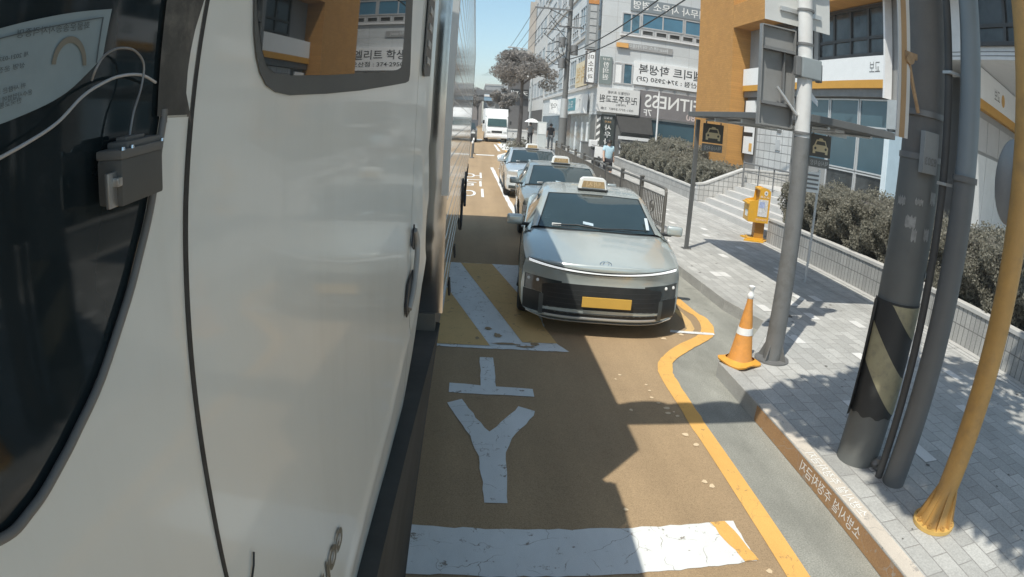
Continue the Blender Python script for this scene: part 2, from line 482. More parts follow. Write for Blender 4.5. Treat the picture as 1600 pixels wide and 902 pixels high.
struct("yellow_edge_line", m.grid(rows), M_yellow)
m = MB(); rows = []
for x0, x1, y in [(2.46, 2.58, 6.42), (2.56, 2.66, 6.55), (2.62, 2.71, 6.85), (2.62, 2.71, 7.2), (2.57, 2.66, 7.5), (2.54, 2.63, 9)]:
    rows.append([(x0, y, .0075), (x1, y, .0075)])
struct("faded_inner_line", m.grid(rows), M_ystripe)

# kerb: granite blocks a metre long along the line
def kerb_blocks(y0, y1, top_off=0):
    m = MB()
    pts = [Vector((a, b, 0)) for a, b in KERB]
    for a, b in zip(pts, pts[1:]):
        if b.y < y0 or a.y > y1: continue
        L = (b - a).length; n = max(1, round(L / 1.0)) if L < 60 else max(1, round(L / 2))
        t = (b - a).normalized(); nn = Vector((t.y, -t.x, 0))
        for k in range(n):
            p, q = a + (b - a) * (k / n), a + (b - a) * ((k + 1) / n)
            if q.y < y0 or p.y > y1: continue
            g = t * .003
            c = (p + q) / 2 + nn * .065
            zc = gz(c.y)
            M = Matrix((t, nn, (0, 0, 1))).transposed()
            m.obox((c.x, c.y, zc + .035), ((q - p).length - .006, .13, .235), M, .006, 1)
    return m
struct("kerb", kerb_blocks(-8, 120), M_kerb)
m = MB(); rows = []
for k in range(28):
    y = -8 + k * (4.2 + 8) / 27
    rows.append([(2.3968, y, .005), (2.3968, y, .142), (2.4035, y, .1535), (2.527, y, .1535)])
struct("kerb_paint", m.grid([[r[0], r[1]] for r in rows]), M_kerb_o)
struct("kerb_top_paint", MB().grid([[r[2], r[3]] for r in rows]), mat_ground("kerb_cream_paint", (.62, .55, .47), (.5, .45, .39), patch=3, crack=.8, crack_col=(.3, .28, .26), speck=.35))
tag(build("kerb_lettering", text_mb("소방시설 주정차금지", .085, (2.396, 2.86, .077), (0, -1, 0), (0, 0, 1), width=.92, lift=0.0), M_letter_w), kind="structure")
tag(build("kerb_lettering", text_mb("소방시설 주정차금지", .085, (2.463, 2.92, .157), (0, -1, 0), (1, 0, 0), width=.86, lift=0.0), M_letter_w), kind="structure")

m = MB(); rows = []
for y in [-40, 0, 3, 5.17, 5.34, 5.9, 6.5, 6.9, 7.36, 10, 14, 18, 24, 31, 34.5, 50, 80, 300]:
    rows.append([(kerb_x(y) + .12, y, gz(y) + .148), (40, y, gz(y) + .148)])
struct("sidewalk", m.grid(rows), M_paver)
m = MB(); rows = []
for y in [5.6, 7.36, 12, 18, 30]: rows.append([(5.62, y, gz(y) + .152), (5.92, y, gz(y) + .152)])
struct("tactile_paving_band", m.grid(rows), mat_tiles("tactile_tiles", (.40, .39, .37), (.2, .2, .19), .3, .3, "YX", .008, .1, .85, offset=0))
m = MB(); rows = []
for y in [-4, 7.36, 12, 18, 30]: rows.append([(6.06, y, gz(y) + .152), (6.28, y, gz(y) + .152)])
struct("drain_channel_cover", m.grid(rows), mat_tiles("drain_cover", (.44, .43, .41), (.15, .15, .14), .5, .22, "YX", .01, .1, .85, offset=0))
m = MB()
for _ in range(46):
    x, y = rnd.uniform(2.75, 5.5), rnd.uniform(2, 18)
    if x < kerb_x(y) + .3: continue
    x = round(x / .15) * .15; y = round(y / .3) * .3
    m.poly([(x + .004, y + .004, .151), (x + .146, y + .004, .151), (x + .146, y + .296, .151), (x + .004, y + .296, .151)])
struct("replaced_pavers", m, mat_ground("pale_pavers", (.66, .65, .63), (.58, .57, .55), fine=120, patch=3))

# road markings
def flat(pts, z=.009): return [(x, y, gz(y) + z) for x, y in pts]
def rough_edge(pts, step=.06, amp=.009):
    out = []
    for i, p in enumerate(pts):
        q = pts[(i + 1) % len(pts)]
        L = math.hypot(q[0] - p[0], q[1] - p[1]); n = max(1, int(L / step))
        for k in range(n):
            t = k / n
            j = (0 if k == 0 else amp)
            out.append((p[0] + (q[0] - p[0]) * t + rnd.uniform(-j, j), p[1] + (q[1] - p[1]) * t + rnd.uniform(-j, j)))
    return out
struct("stop_line", MB().poly(flat(rough_edge([(-3, 2.42), (1.66, 2.41), (1.66, 2.825), (-3, 2.86)]))), M_white)
struct("stop_line_end", MB().poly(flat(rough_edge([(1.585, 2.415), (1.675, 2.415), (1.60, 2.83), (1.50, 2.83)]), .0115)), M_yellow)
struct("speed_hump_marking", MB().poly(flat(rough_edge([(-2.9, 5.80), (1.03, 5.71), (.86, 6.1), (.86, 9.33), (-2.9, 9.38)]))), M_white)
m = MB()
def l2(y): return -.12 + (9.34 - y) * .205
def l3(y): return .36 + (9.34 - y) * .18
def l1(y): return -.62 + (9.34 - y) * .245
m.poly(flat([(l2(9.32), 9.32), (l2(5.93), 5.93), (l3(5.93) - .04, 5.93), (.845, 6.5), (.845, 6.7), (l3(9.32), 9.32)], .013))
m.poly(flat([(l1(9.32) - .5, 9.32), (l1(5.8) - .52, 5.8), (l1(5.8), 5.8), (l1(9.32), 9.32)], .013))
m.poly(flat([(l1(9.32) - 1.5, 9.32), (l1(5.8) - 1.5, 5.8), (l1(5.8) - 1.0, 5.8), (l1(9.32) - 1.0, 9.32)], .013))
struct("speed_hump_stripes", m, M_ystripe)
m = MB()
for cx, cy, rx, ry in ((.42, 5.86, .17, .035), (.60, 5.80, .12, .03), (.33, 6.1, .05, .08), (.24, 6.32, .05, .06), (.70, 5.88, .06, .05), (.12, 6.0, .03, .05)):
    n = 17
    m.poly(flat([(cx + rx * rnd.uniform(.45, 1.1) * math.cos(a), cy + ry * rnd.uniform(.45, 1.1) * math.sin(a)) for a in [2 * math.pi * k / n for k in range(n)]], .0155))
struct("worn_patches", m, M_road)
struct("road_letter_bar", MB().poly(flat(rough_edge([(-.12, 4.68), (.585, 4.645), (.585, 4.80), (.275, 4.83), (.27, 5.49), (.145, 5.49), (.145, 4.84), (-.12, 4.87)], .1, .008))), M_white)
struct("road_letter_fork", MB().poly(flat(rough_edge([(-.125, 4.48), (-.01, 4.56), (.165, 4.08), (.20, 4.02), (.255, 4.1), (.44, 4.46), (.565, 4.38), (.55, 4.30), (.36, 3.93), (.305, 3.72), (.285, 3.10), (.145, 3.10), (.12, 3.66), (.06, 3.95)], .08, .008))), M_white)
def road_text(ch, x, y, w, h, name="road_lettering"):
    mb = text_mb(ch, h, (0, 0, 0), (1, 0, 0), (0, -1, 0), width=w, mirror=False)
    mb.v = [(a + x, b + y, gz(b + y) + .009) for a, b, c in mb.v]
    struct(name, mb, M_white)
road_text("이", .02, 18.5, .66, 1.9); road_text("린", .0, 21.0, .66, 1.9); road_text("어", .0, 23.4, .66, 1.9)
struct("lane_line", MB().poly(flat(rough_edge([(1.0, 14.6), (1.12, 14.6), (.86, 26.8), (.73, 26.8)], .5, .012))), M_white)
struct("lane_dash", MB().poly(flat([(1.35, 44.6), (1.5, 44.6), (1.58, 37.5), (1.42, 37.5)])), M_white)
struct("bay_line", MB().poly(flat([(1.05, 26.3), (2.6, 26.3), (2.6, 26.48), (1.05, 26.48)])), M_white)
struct("bay_end_line", MB().poly(flat(rough_edge([(2.30, 6.40), (2.84, 6.33), (2.85, 6.40), (2.33, 6.48)], .1, .005), .0115)), M_white)
struct("crossing_bar", MB().poly(flat([(.1, 33.6), (1.1, 33.6), (1.1, 34.15), (.1, 34.15)])), M_white)
struct("crossing_bar", MB().poly(flat([(1.2, 32.6), (2.3, 32.9), (2.3, 38.2), (1.3, 34.4)])), M_white)
struct("crossing_bar", MB().poly(flat([(1.75, 39), (2.5, 38.5), (2.2, 46), (1.6, 46)])), M_white)
struct("crossing_bar", MB().poly(flat([(-.2, 49), (.6, 49), (.6, 51.5), (-.2, 51.5)])), M_white)
m = MB()
for (x, y, s) in [(1.42, 5.15, .03), (1.62, 4.8, .035), (1.60, 4.66, .035), (1.63, 4.55, .03), (1.68, 4.45, .05), (1.66, 4.36, .04), (1.72, 4.38, .03), (1.73, 4.3, .035), (1.36, 4.42, .035), (1.70, 3.98, .055), (1.73, 3.82, .04), (1.62, 3.3, .035), (1.66, 3.24, .045), (1.0, 3.02, .03), (2.16, 6.18, .06), (2.42, 6.33, .06), (1.7, 2.3, .04), (1.62, 4.93, .025), (1.36, 5.05, .02)]:
    n = rnd.randint(5, 8)
    m.poly(flat([(x + .75 * s * rnd.uniform(.4, 1) * math.cos(a), y + .8 * s * rnd.uniform(.5, 1) * math.sin(a)) for a in [2 * math.pi * k / n for k in range(n)]], .0095))
struct("paint_flecks", m, mat_ground("cream_flecks", (.72, .58, .40), (.6, .46, .3), patch=6, speck=.4))
m = MB()
for _ in range(150):
    x, y, s = rnd.uniform(2.6, 6.0), rnd.uniform(1.2, 16), rnd.choice([.008, .012, .018, .028])
    if x < kerb_x(y) + .18: continue
    n = rnd.randint(5, 8)
    m.poly([(x + s * rnd.uniform(.5, 1) * math.cos(a), y + s * rnd.uniform(.5, 1) * math.sin(a), gz(y) + .153) for a in [2 * math.pi * k / n for k in range(n)]])
struct("gum_spots", m, mat("gum_dark", (.14, .135, .125), .9, var=.3, vs=8))

# ================================================================== THE WHITE TRUCK THE LENS RIDES ON
TR = thing("box_truck", "tall white truck cab with black windscreen corner and shiny metal cargo box, alongside the lens", "truck", (-1.2, .4, 0))
def fX(y): return (-.216 + .039 * y) if y > .08 else (-.21288 - 1.6 * (.08 - y) ** 1.5 * 8)
SEAM = [(1.30, .36), (1.83, .370), (1.911, .378), (2.031, .386), (2.137, .394), (2.204, .402), (2.246, .407), (2.29, .413), (2.6, .455), (2.95, .505)]
def seam(z): return interp(z, SEAM)
TRIM = [(.08, 2.052), (.11, 2.042), (.136, 2.036), (.158, 2.0305), (.175, 2.031), (.192, 2.033), (.212, 2.0385), (.233, 2.046), (.27, 2.064), (.309, 2.097), (.330, 2.123), (.344, 2.145), (.353, 2.168), (.357, 2.185), (.362, 2.203)]
# white corner panel under the glass
m = MB(); rows = []
tr = hermite([(0, a, b) for a, b in TRIM], 4)
for p in tr:
    rows.append([(fX(p.y) + .0, p.y, z) for z in np.linspace(1.30, p.z, 16)])
m.grid(rows)
rows = []
for z in np.linspace(1.30, 2.203, 40):
    s = seam(z) - .003
    rows.append([(fX(.362), .362, z), (fX(.362 * .4 + s * .6), .362 * .4 + s * .6, z), (fX(s) - .001, s, z)])
m.grid(rows)
build("corner_panel", m, M_cabwhite, TR, smooth=40)
# dark pillar and white return strip above it
DK = [(2.2045, .404), (2.212, .392), (2.225, .389), (2.259, .394), (2.30, .410), (2.6, .452), (2.95, .503)]
m = MB(); rows = []
for z in np.linspace(2.2045, 2.95, 50):
    e = min(interp(z, DK), seam(z) - .004)
    rows.append([(fX(.355) - .0015, .355, z), (fX(.37) + .0015, .37, z), (fX(e) + .001, e, z)])
build("pillar_trim", m.grid(rows), mat("pillar_black", (.06, .058, .052), .6, var=.35, vs=30, dirt=(.22, .2, .17), dscale=25, damt=.6), TR, smooth=40)
m = MB(); rows = []
for z in np.linspace(2.2045, 2.95, 50):
    e = min(interp(z, DK), seam(z) - .004)
    rows.append([(fX(e), e, z), (fX(seam(z)) - .0005, seam(z) - .003, z)])
build("pillar_strip", m.grid(rows), M_cabwhite, TR, smooth=40)
# windscreen corner glass
m = MB(); rows = []
for p in tr:
    rows.append([(fX(p.y) - .004, p.y, p.z + (2.95 - p.z) * t) for t in np.linspace(0, 1, 14)])
m.grid(rows)
rows = []
for x, y in [(fX(.08) - .004, .08), (-.226, .05), (-.26, .02), (-.34, -.01), (-.6, -.04), (-1.2, -.06), (-1.8, -.04), (-2.1, -.01), (-2.2, .05)]:
    rows.append([(x, y, z) for z in np.linspace(2.05, 2.95, 6)])
m.grid(rows)
GL = build("windscreen", m, mat("windscreen_glass", (.012, .018, .021), .05, var=.2, spec=.35), TR, smooth=50)
m = MB().tube([(fX(p.y) - .0006, p.y, p.z) for p in tr], .0028, 8)
m.tube([(fX(.362) - .0006, .362, z) for z in np.linspace(2.20, 2.209, 3)], .0028, 8)
build("windscreen_trim", m, mat("trim_grey_rubber", (.16, .155, .145), .55, var=.15), TR, smooth=50)
m = MB(); rows = []
for x, y in [(-.226, .05), (-.26, .02), (-.34, -.01), (-.6, -.04), (-1.2, -.06), (-1.8, -.04), (-2.1, -.01), (-2.2, .05)]:
    rows.append([(x + .0, y, z) for z in (1.0, 1.5, 2.05)])
build("front_panel", m.grid(rows), M_cabwhite, TR, smooth=40)
# licence sheet behind the glass edge
def on(y, z, off): return (fX(y) + off, y, z)
top = [(.12, 2.236), (.178, 2.247), (.219, 2.2555), (.256, 2.2625), (.292, 2.268)]
bot = [(.12, 2.2065), (.178, 2.2055), (.219, 2.2105), (.256, 2.2205), (.288, 2.2395)]
m = MB(); rows = []
for (y0, z0), (y1, z1) in zip(hermite([(a, b, 0) for a, b in top], 6), hermite([(a, b, 0) for a, b in bot], 6)) if False else zip([(p.x, p.y) for p in hermite([(a, b, 0) for a, b in top], 6)], [(p.x, p.y) for p in hermite([(a, b, 0) for a, b in bot], 6)]):
    rows.append([on(y0, z0, -.002), on((y0 + y1) / 2, (z0 + z1) / 2, -.002), on(y1, z1, -.002)])
ST = build("licence_sheet", m.grid(rows), mat("paper_greyblue", (.20, .255, .275), .6, var=.06, vs=40), TR)
def st_text(s, h, y, z, w, slope=.17, mm=M_letter_d):
    mb = text_mb(s, h, on(y, z, -.0012), (.039, 1, slope), (0, -slope, 1), width=w)
    return build("lettering", mb, mm, ST)
M_print = mat("faded_print", (.07, .09, .10), .7, var=.1)
st_text("화물운송종사자격증명", .0042, .240, 2.2525, .062, .13, M_print)
for i, (y, z, w) in enumerate([(.205, 2.2375, .03), (.205, 2.2325, .026), (.200, 2.222, .04), (.203, 2.2185, .045), (.20, 2.2155, .035)]):
    st_text(["제 2021-0374 호", "성명 운전자", "위 사람은 화물자동차", "운수사업법에 따라 증명함", "한국교통안전공단"][i], .0026, y, z, w, .13, M_print)
m = MB(); a0 = []
for k in range(22):
    a = math.pi * (.0 + k / 21)
    a0.append([on(.2555 + rr * 1.05 * math.cos(a), 2.2345 + rr * 1.0 * math.sin(a), -.0012) for rr in (.0115, .0150)])
build("emblem", m.grid(a0), mat("stamp_ochre", (.16, .15, .12), .7, var=.1), ST)
m = MB(); m.tube([on(.283, 2.262, -.0012), on(.281, 2.236, -.0012)], .0004, 4); m.tube([on(.283, 2.262, -.0012), on(.18, 2.243, -.0012)], .0004, 4)
build("border", m, M_print, ST)
def on2(y, z, off): return on(y, z, off * .4 + .0012)
# the blurred pale reflection patch stays to the renderer; cables and sensor box follow
m = MB().tube(hermite([on2(.165, 2.186, .004), on2(.183, 2.190, .006), on2(.215, 2.197, .008), on2(.241, 2.205, .008), on2(.262, 2.217, .008), on2(.277, 2.223, .008), on2(.299, 2.2285, .006), on2(.325, 2.230, .004), on2(.346, 2.226, 0)], 8), .0010, 8)
build("cable", m, mat("cable_grey", (.42, .42, .42), .3, .3, var=.1), TR, smooth=60)
m = MB().tube(hermite([on2(.273, 2.226, .003), on2(.272, 2.232, .012), on2(.277, 2.239, .016), on2(.290, 2.2435, .016), on2(.308, 2.2435, .015), on2(.321, 2.236, .014), on2(.320, 2.222, .014), on2(.312, 2.207, .015), on2(.307, 2.190, .016)], 8), .0008, 8)
build("cable", m, mat("cable_dark", (.2, .2, .2), .3, .3, var=.1), TR, smooth=60)
bx = MB()
tdir = Vector((.039, 1, .05)).normalized(); ndir = Vector((1, -.039, 0)).normalized(); udir = ndir.cross(tdir).normalized()
BM_ = Matrix((tdir, ndir, udir)).transposed()
bc = Vector((fX(.288) + .011, .3060, 2.171))
bx.obox(bc, (.046, .019, .0255), BM_, .002)
SB = build("sensor_box", bx, mat("box_plastic", (.075, .075, .07), .55, var=.1), TR, smooth=40)
bx = MB(); bx.obox(bc + udir * .015, (.047, .020, .0055), BM_, .0015); bx.obox(bc + udir * .019 + tdir * .004, (.037, .016, .0045), BM_, .0015); bx.obox(bc + udir * .022, (.021, .008, .003), BM_, .001)
build("lid", bx, mat("lid_plastic", (.11, .11, .105), .5, var=.1), SB, smooth=40)
bx = MB(); bx.obox(bc - tdir * .027 - udir * .003 + ndir * .004, (.009, .003, .019), BM_, .0008); bx.obox(bc - tdir * .0248 + ndir * .005 + udir * .001, (.005, .009, .005), BM_, .001)
build("bracket", bx, mat("bracket_metal", (.4, .4, .39), .35, .8, var=.1), SB, smooth=40)
for du, dt in ((.0172, -.022), (.0172, .022), (.0172, -.012)):
    build("screw", MB().lathe([(.0001, .0022), (.0013, .0018), (.0016, 0)], bc + udir * du + tdir * dt + ndir * .0095, 'Z', 10), M_chrome, SB)

# door with its ridge, window, vent, handle
CRE = [(.36, 1.425), (.776, 1.473), (.945, 1.495), (1.275, 1.534), (1.608, 1.62), (1.976, 1.711), (2.1, 1.74)]
LOW = [(.36, 1.25), (.947, 1.318), (1.241, 1.345), (1.608, 1.40), (1.8, 1.50), (1.934, 1.60), (2.1, 1.72)]
def skin(y, z):
    c = interp(y, CRE); d = z - c
    o = .0035 * math.exp(-(d / .022) ** 2)
    if d < 0: o += .085 * d
    o += .002 * math.exp(-((z - 1.95) / .25) ** 2) * math.sin(min(1, max(0, (y - .4) / 1.0)) * math.pi)
    w = max(0, (y - 1.30) / .7)
    o += .0011 * w * math.sin(z * 43 + y * 21) * math.sin(z * 17 - y * 9 + 1) * math.exp(-((z - 1.98) / .12) ** 2)
    e = max(0, (y - 1.72) / .35)
    if e > 0: o += .006 * e * math.sin(z * 21 + y * 30) * math.exp(-((z - 2.0) / .13) ** 2) - .012 * e * e
    return fX(y) + o
def door_grid(y0f, y1, ny, z0f, z1, nz):
    rows = []
    for i in range(nz + 1):
        row = []
        for j in range(ny + 1):
            t = j / ny
            zz = 1.25 + (z1 - 1.25) * (i / nz)
            y0 = y0f(zz); y = y0 + (y1 - y0) * t
            zl = z0f(y); z = zl + (z1 - zl) * (i / nz)
            row.append((skin(y, z), y, z))
        rows.append(row)
    return rows
DR = build("door", MB().grid(door_grid(lambda z: seam(z) + .003, 1.60, 46, lambda y: interp(y, LOW), 2.95, 120)), M_cabwhite, TR, smooth=50)
build("cab_side", MB().grid(door_grid(lambda z: 1.604, 2.05, 30, lambda y: interp(y, LOW), 2.95, 120)), M_cabwhite, TR, smooth=50)
m = MB().tube([(fX(seam(z)) - .001, seam(z) + 0, z) for z in np.linspace(1.26, 2.94, 60)], .0028, 8)
build("door_seal", m, mat("seal_black", (.035, .032, .028), .7, var=.3, vs=60), TR, smooth=50)
m = MB()
m.box(-2.2, -.24, .12, 2.05, 2.95, 3.06, .04); m.box(-2.2, fX(2.05) - .035, 2.0, 2.05, 1.78, 2.96)
build("cab_shell", m, M_cabwhite, TR)
def wpoly(pts, off): return [(fX(a) + off, a, b) for a, b in pts]
WO = [(.60, 2.95), (.50, 2.50), (.4955, 2.36), (.499, 2.304), (.506, 2.275), (.516, 2.254), (.528, 2.240), (.545, 2.230), (.57, 2.2245), (.613, 2.2225), (.75, 2.2285), (.933, 2.240), (1.2, 2.262), (1.38, 2.278), (1.425, 2.285), (1.437, 2.300), (1.435, 2.33), (1.415, 2.40), (1.37, 2.60), (1.33, 2.85), (1.30, 2.95)]
WG = [(.62, 2.92), (.507, 2.50), (.4985, 2.36), (.502, 2.307), (.513, 2.283), (.526, 2.262), (.541, 2.248), (.562, 2.2425), (.61, 2.243), (.75, 2.252), (.933, 2.267), (1.129, 2.284), (1.25, 2.297), (1.30, 2.306), (1.312, 2.325), (1.31, 2.38), (1.28, 2.6), (1.24, 2.85), (1.22, 2.92)]
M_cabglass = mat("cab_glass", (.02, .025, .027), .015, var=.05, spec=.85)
_nt = M_cabglass.node_tree                                        # shading normal tilted to shift the mirrored street; the pane sits flush
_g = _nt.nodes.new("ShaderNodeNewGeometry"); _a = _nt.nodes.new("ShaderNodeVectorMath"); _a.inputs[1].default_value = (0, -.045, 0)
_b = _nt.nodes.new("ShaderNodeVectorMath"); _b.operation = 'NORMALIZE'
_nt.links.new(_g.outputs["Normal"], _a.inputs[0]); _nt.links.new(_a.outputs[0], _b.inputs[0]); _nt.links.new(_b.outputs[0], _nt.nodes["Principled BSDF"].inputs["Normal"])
WF = build("window_frame", MB().prism(wpoly(WO, .0016), (.0006, 0, 0)), mat("window_rubber", (.075, .08, .078), .6, var=.15), DR)
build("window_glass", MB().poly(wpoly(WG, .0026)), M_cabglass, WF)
m = MB().prism(wpoly([(1.70, 2.95), (1.66, 2.55), (1.655, 2.33), (1.675, 2.313), (1.79, 2.322), (1.80, 2.345), (1.79, 2.6), (1.78, 2.95)], .004), (.003, 0, 0))
VT = build("air_vent", m, mat("vent_grey", (.11, .11, .108), .55, var=.2), TR)
m = MB()
for k in range(12): m.obox((fX(1.73) + .0075, 1.73, 2.36 + k * .048), (.004, .085, .02), None, .002)
build("louvre", m, mat("louvre_grey", (.30, .30, .29), .4, var=.2), VT)
hp = hermite([(0, 1.605, 1.905), (0, 1.632, 1.872), (0, 1.628, 1.835), (0, 1.600, 1.79), (0, 1.565, 1.745), (0, 1.525, 1.715)], 6)
m = MB().tube([(fX(p.y) + .008 + .007 * math.sin(math.pi * i / (len(hp) - 1)), p.y, p.z) for i, p in enumerate(hp)], [.0075 if .25 < i / (len(hp) - 1) < .7 else .0085 for i in range(len(hp))], 10)
HD = build("door_handle", m, mat("handle_grey", (.30, .295, .28), .4, var=.2), DR, smooth=60)
m = MB().prism(wpoly([(1.50, 1.70), (1.56, 1.70), (1.61, 1.76), (1.60, 1.80), (1.52, 1.78), (1.49, 1.73)], .004), (.004, 0, 0))
m.prism(wpoly([(1.575, 1.87), (1.61, 1.92), (1.635, 1.89), (1.62, 1.85)], .004), (.004, 0, 0))
build("recess", m, M_black, HD)
mb = text_mb("GOLD", .034, (skin(.675, 1.592) + .0035, .675, 1.592), (.039, 1, 0), (0, 0, 1), width=.17, bold=.05)
build("lettering", mb, mat("decal_olive", (.10, .095, .07), .5, var=.2), DR)
m = MB().tube([(skin(.41, 1.79) + .002, .405, 1.785), (skin(.43, 1.80) + .002, .425, 1.80), (skin(.44, 1.82) + .002, .432, 1.812)], .0012, 6)
build("scratch", m, M_black, DR)
# wheel, mudguard
m = MB(); rows = []
for z in np.linspace(.04, 1.40, 18):
    x = -.122 * (2.2 - z) - .004
    rows.append([(x - .068 * (2.35 - y) / 2, y, z) for y in np.linspace(.02, 2.35, 20)] + [(x - .1, 2.42, z)])
m.grid(rows)
m.grid([[(-.122 * .8 - .004 - .068 * (2.35 - y) / 2, y, 1.40), (-.45, y, 1.405)] for y in np.linspace(.02, 2.35, 20)])
build("mudguard", m, mat("mudguard_black", (.055, .056, .054), .9, var=.25, vs=3, spec=.15, dirt=(.09, .085, .075), dscale=5), TR, smooth=40)
def truck_wheel(x, y, r, w, ax=1):
    t = MB().lathe([(r * .58, -w / 2), (r * .9, -w / 2), (r, -w * .35), (r, w * .35), (r * .93, w / 2), (r * .60, w / 2 - .01)], (x, y, r), 'X', 40)
    W = build("wheel", t, M_rubber, TR, smooth=40)
    build("rim", MB().lathe([(.001, w / 2 - .06), (r * .2, w / 2 - .05), (r * .25, w / 2 - .10), (r * .5, w / 2 - .10), (r * .59, w / 2 - .005), (r * .62, w / 2 - .012)], (x, y, r), 'X', 32), mat("steel_rim", (.36, .36, .35), .5, .4, var=.2), W, smooth=40)
truck_wheel(-.38, 1.30, .47, .26); truck_wheel(-.42, 9.6, .45, .25); truck_wheel(-2.1, 1.30, .47, .26); truck_wheel(-2.05, 9.6, .45, .25)
# cargo box of polished ribbed metal
m = MB()
m.box(-2.42, -.090, 2.26, 12.62, 1.47, 3.46)
BX = build("cargo_box", m, mat("polished_metal", (.66, .67, .68), .10, 1.0, var=.05, vs=1.5, bump=.035, bs=1.8, stretch=(1, .25, 1)), TR)
m = MB()
for k in range(26): m.box(-.0905, -.0893, 2.3, 12.6, 1.52 + k * .075, 1.526 + k * .075)
build("rib", m, mat("rib_metal", (.55, .56, .57), .2, 1.0, var=.05), BX)
m = MB(); m.box(-.104, -.084, 12.55, 12.64, 1.45, 3.48); m.box(-.11, -.086, 2.24, 2.31, 1.92, 3.48); m.box(-.11, -.086, 2.311, 12.549, 3.43, 3.49)
build("edge_rail", m, M_galv, BX)
m = MB(); m.box(-2.4, -.118, 2.25, 12.6, 1.30, 1.468)
build("bed_rail", m, mat("bed_rail_dark", (.07, .068, .06), .7, var=.2, dirt=(.16, .14, .11), dscale=3), TR)
m = MB(); m.box(-1.7, -.9, .5, 12.4, .75, 1.0); m.box(-1.95, -.45, 3.2, 4.4, .5, 1.1, .05); m.box(-.36, -.33, 4.8, 8.8, .55, .65); m.box(-.36, -.33, 4.8, 8.8, .85, .95)
build("chassis", m, M_black, TR)
for i, yy in enumerate((3.2, 4.1, 5.2, 6.4, 7.6, 8.8, 10.2, 11.6)):
    b = MB().obox((-.115, yy, 1.385), (.03, .05, .12), None, .006)
    b.tube([(-.100, yy - .03, 1.36), (-.094, yy - .03, 1.28), (-.094, yy + .03, 1.28), (-.1, yy + .03, 1.36)], .007, 6)
    build("lashing_hook", b, M_black, TR)
m = MB().tube(hermite([(-.088, 5.6, 1.66), (-.084, 5.55, 1.55), (-.086, 5.65, 1.42), (-.084, 5.5, 1.28), (-.09, 5.6, 1.2)], 6), .014, 6)
build("strap", m, M_black, TR, smooth=60)
m = MB().tube(hermite([(-.088, 7.6, 1.55), (-.08, 7.5, 1.42), (-.086, 7.7, 1.30), (-.08, 7.5, 1.15)], 6), .016, 6)
build("strap", m, M_black, TR, smooth=60)
m = MB(); m.box(-.13, -.10, 12.55, 12.64, 1.05, 1.3); m.box(-2.4, -.11, 12.6, 12.68, .55, .68)
build("rear_bumper", m, M_black, TR)
# ================================================================== CARS
def yz_profile(z): return interp(z, [(.12, .16), (.18, .07), (.22, .035), (.30, .012), (.42, .022), (.56, .034), (.64, .036), (.71, .022), (.76, .012), (.79, .022), (.805, .04), (.83, .09), (.88, .2)])
def FY(x, z, st=None): return yz_profile(z) + .36 * (abs(x) / .93) ** 3.2
BODY = [(.0, .865, .20, .80, .80), (.10, .878, .19, .825, .84), (.32, .897, .18, .85, .885), (.68, .915, .17, .88, .93), (1.1, .925, .17, .91, .965), (1.5, .93, .17, .925, .985), (2.0, .93, .17, .935, .99),
        (2.4, .93, .17, .945, .99), (3.0, .93, .17, .955, .99), (3.5, .93, .17, .965, 1.0), (4.0, .925, .19, .985, 1.03), (4.45, .90, .24, .995, 1.06), (4.75, .86, .30, .97, 1.04), (4.88, .80, .34, .90, .98)]
def ring(w, zb, zs, zt):
    h = zs - zb
    half = [(0, zb), (w * .45, zb), (w - .12, zb), (w - .035, zb + .04), (w - .008, zb + .20 * h), (w, zb + .5 * h), (w - .012, zb + .80 * h), (w - .035, zs - .03), (w - .085, zs), (w * .74, zs + (zt - zs) * .42), (w * .52, zs + (zt - zs) * .70), (w * .26, zs + (zt - zs) * .92), (0, zt)]
    return half
CABN = [(1.02, .0), (1.12, .965), (1.30, 1.032), (1.50, 1.107), (1.68, 1.172), (1.82, 1.217), (1.94, 1.250), (2.10, 1.288), (2.45, 1.330), (2.85, 1.347), (3.2, 1.335), (3.48, 1.30), (3.8, 1.232), (4.1, 1.157), (4.38, 1.073)]
def cab_ring(y, zr):
    zb = .90
    k = max(0, zr - .95)
    wb = .885 - max(0, y - 3.3) * .07
    wt = .80 - k * .36 - max(0, y - 3.3) * .10
    zb2 = min(zb, zr - .05)
    pts = [(wb, zb2)]
    for t in (.06, .86):
        pts.append((wb + (wt - wb) * (t ** 1.25), zb2 + (zr - .028 - zb2) * t))
    pts.append((wt + .012, zr - .03)); pts.append((wt - .035, zr - .010)); pts.append((wt - .075, zr - .004))
    pts += [(wt * .62, zr + .002), (wt * .3, zr + .008), (0, zr + .010)]
    return pts

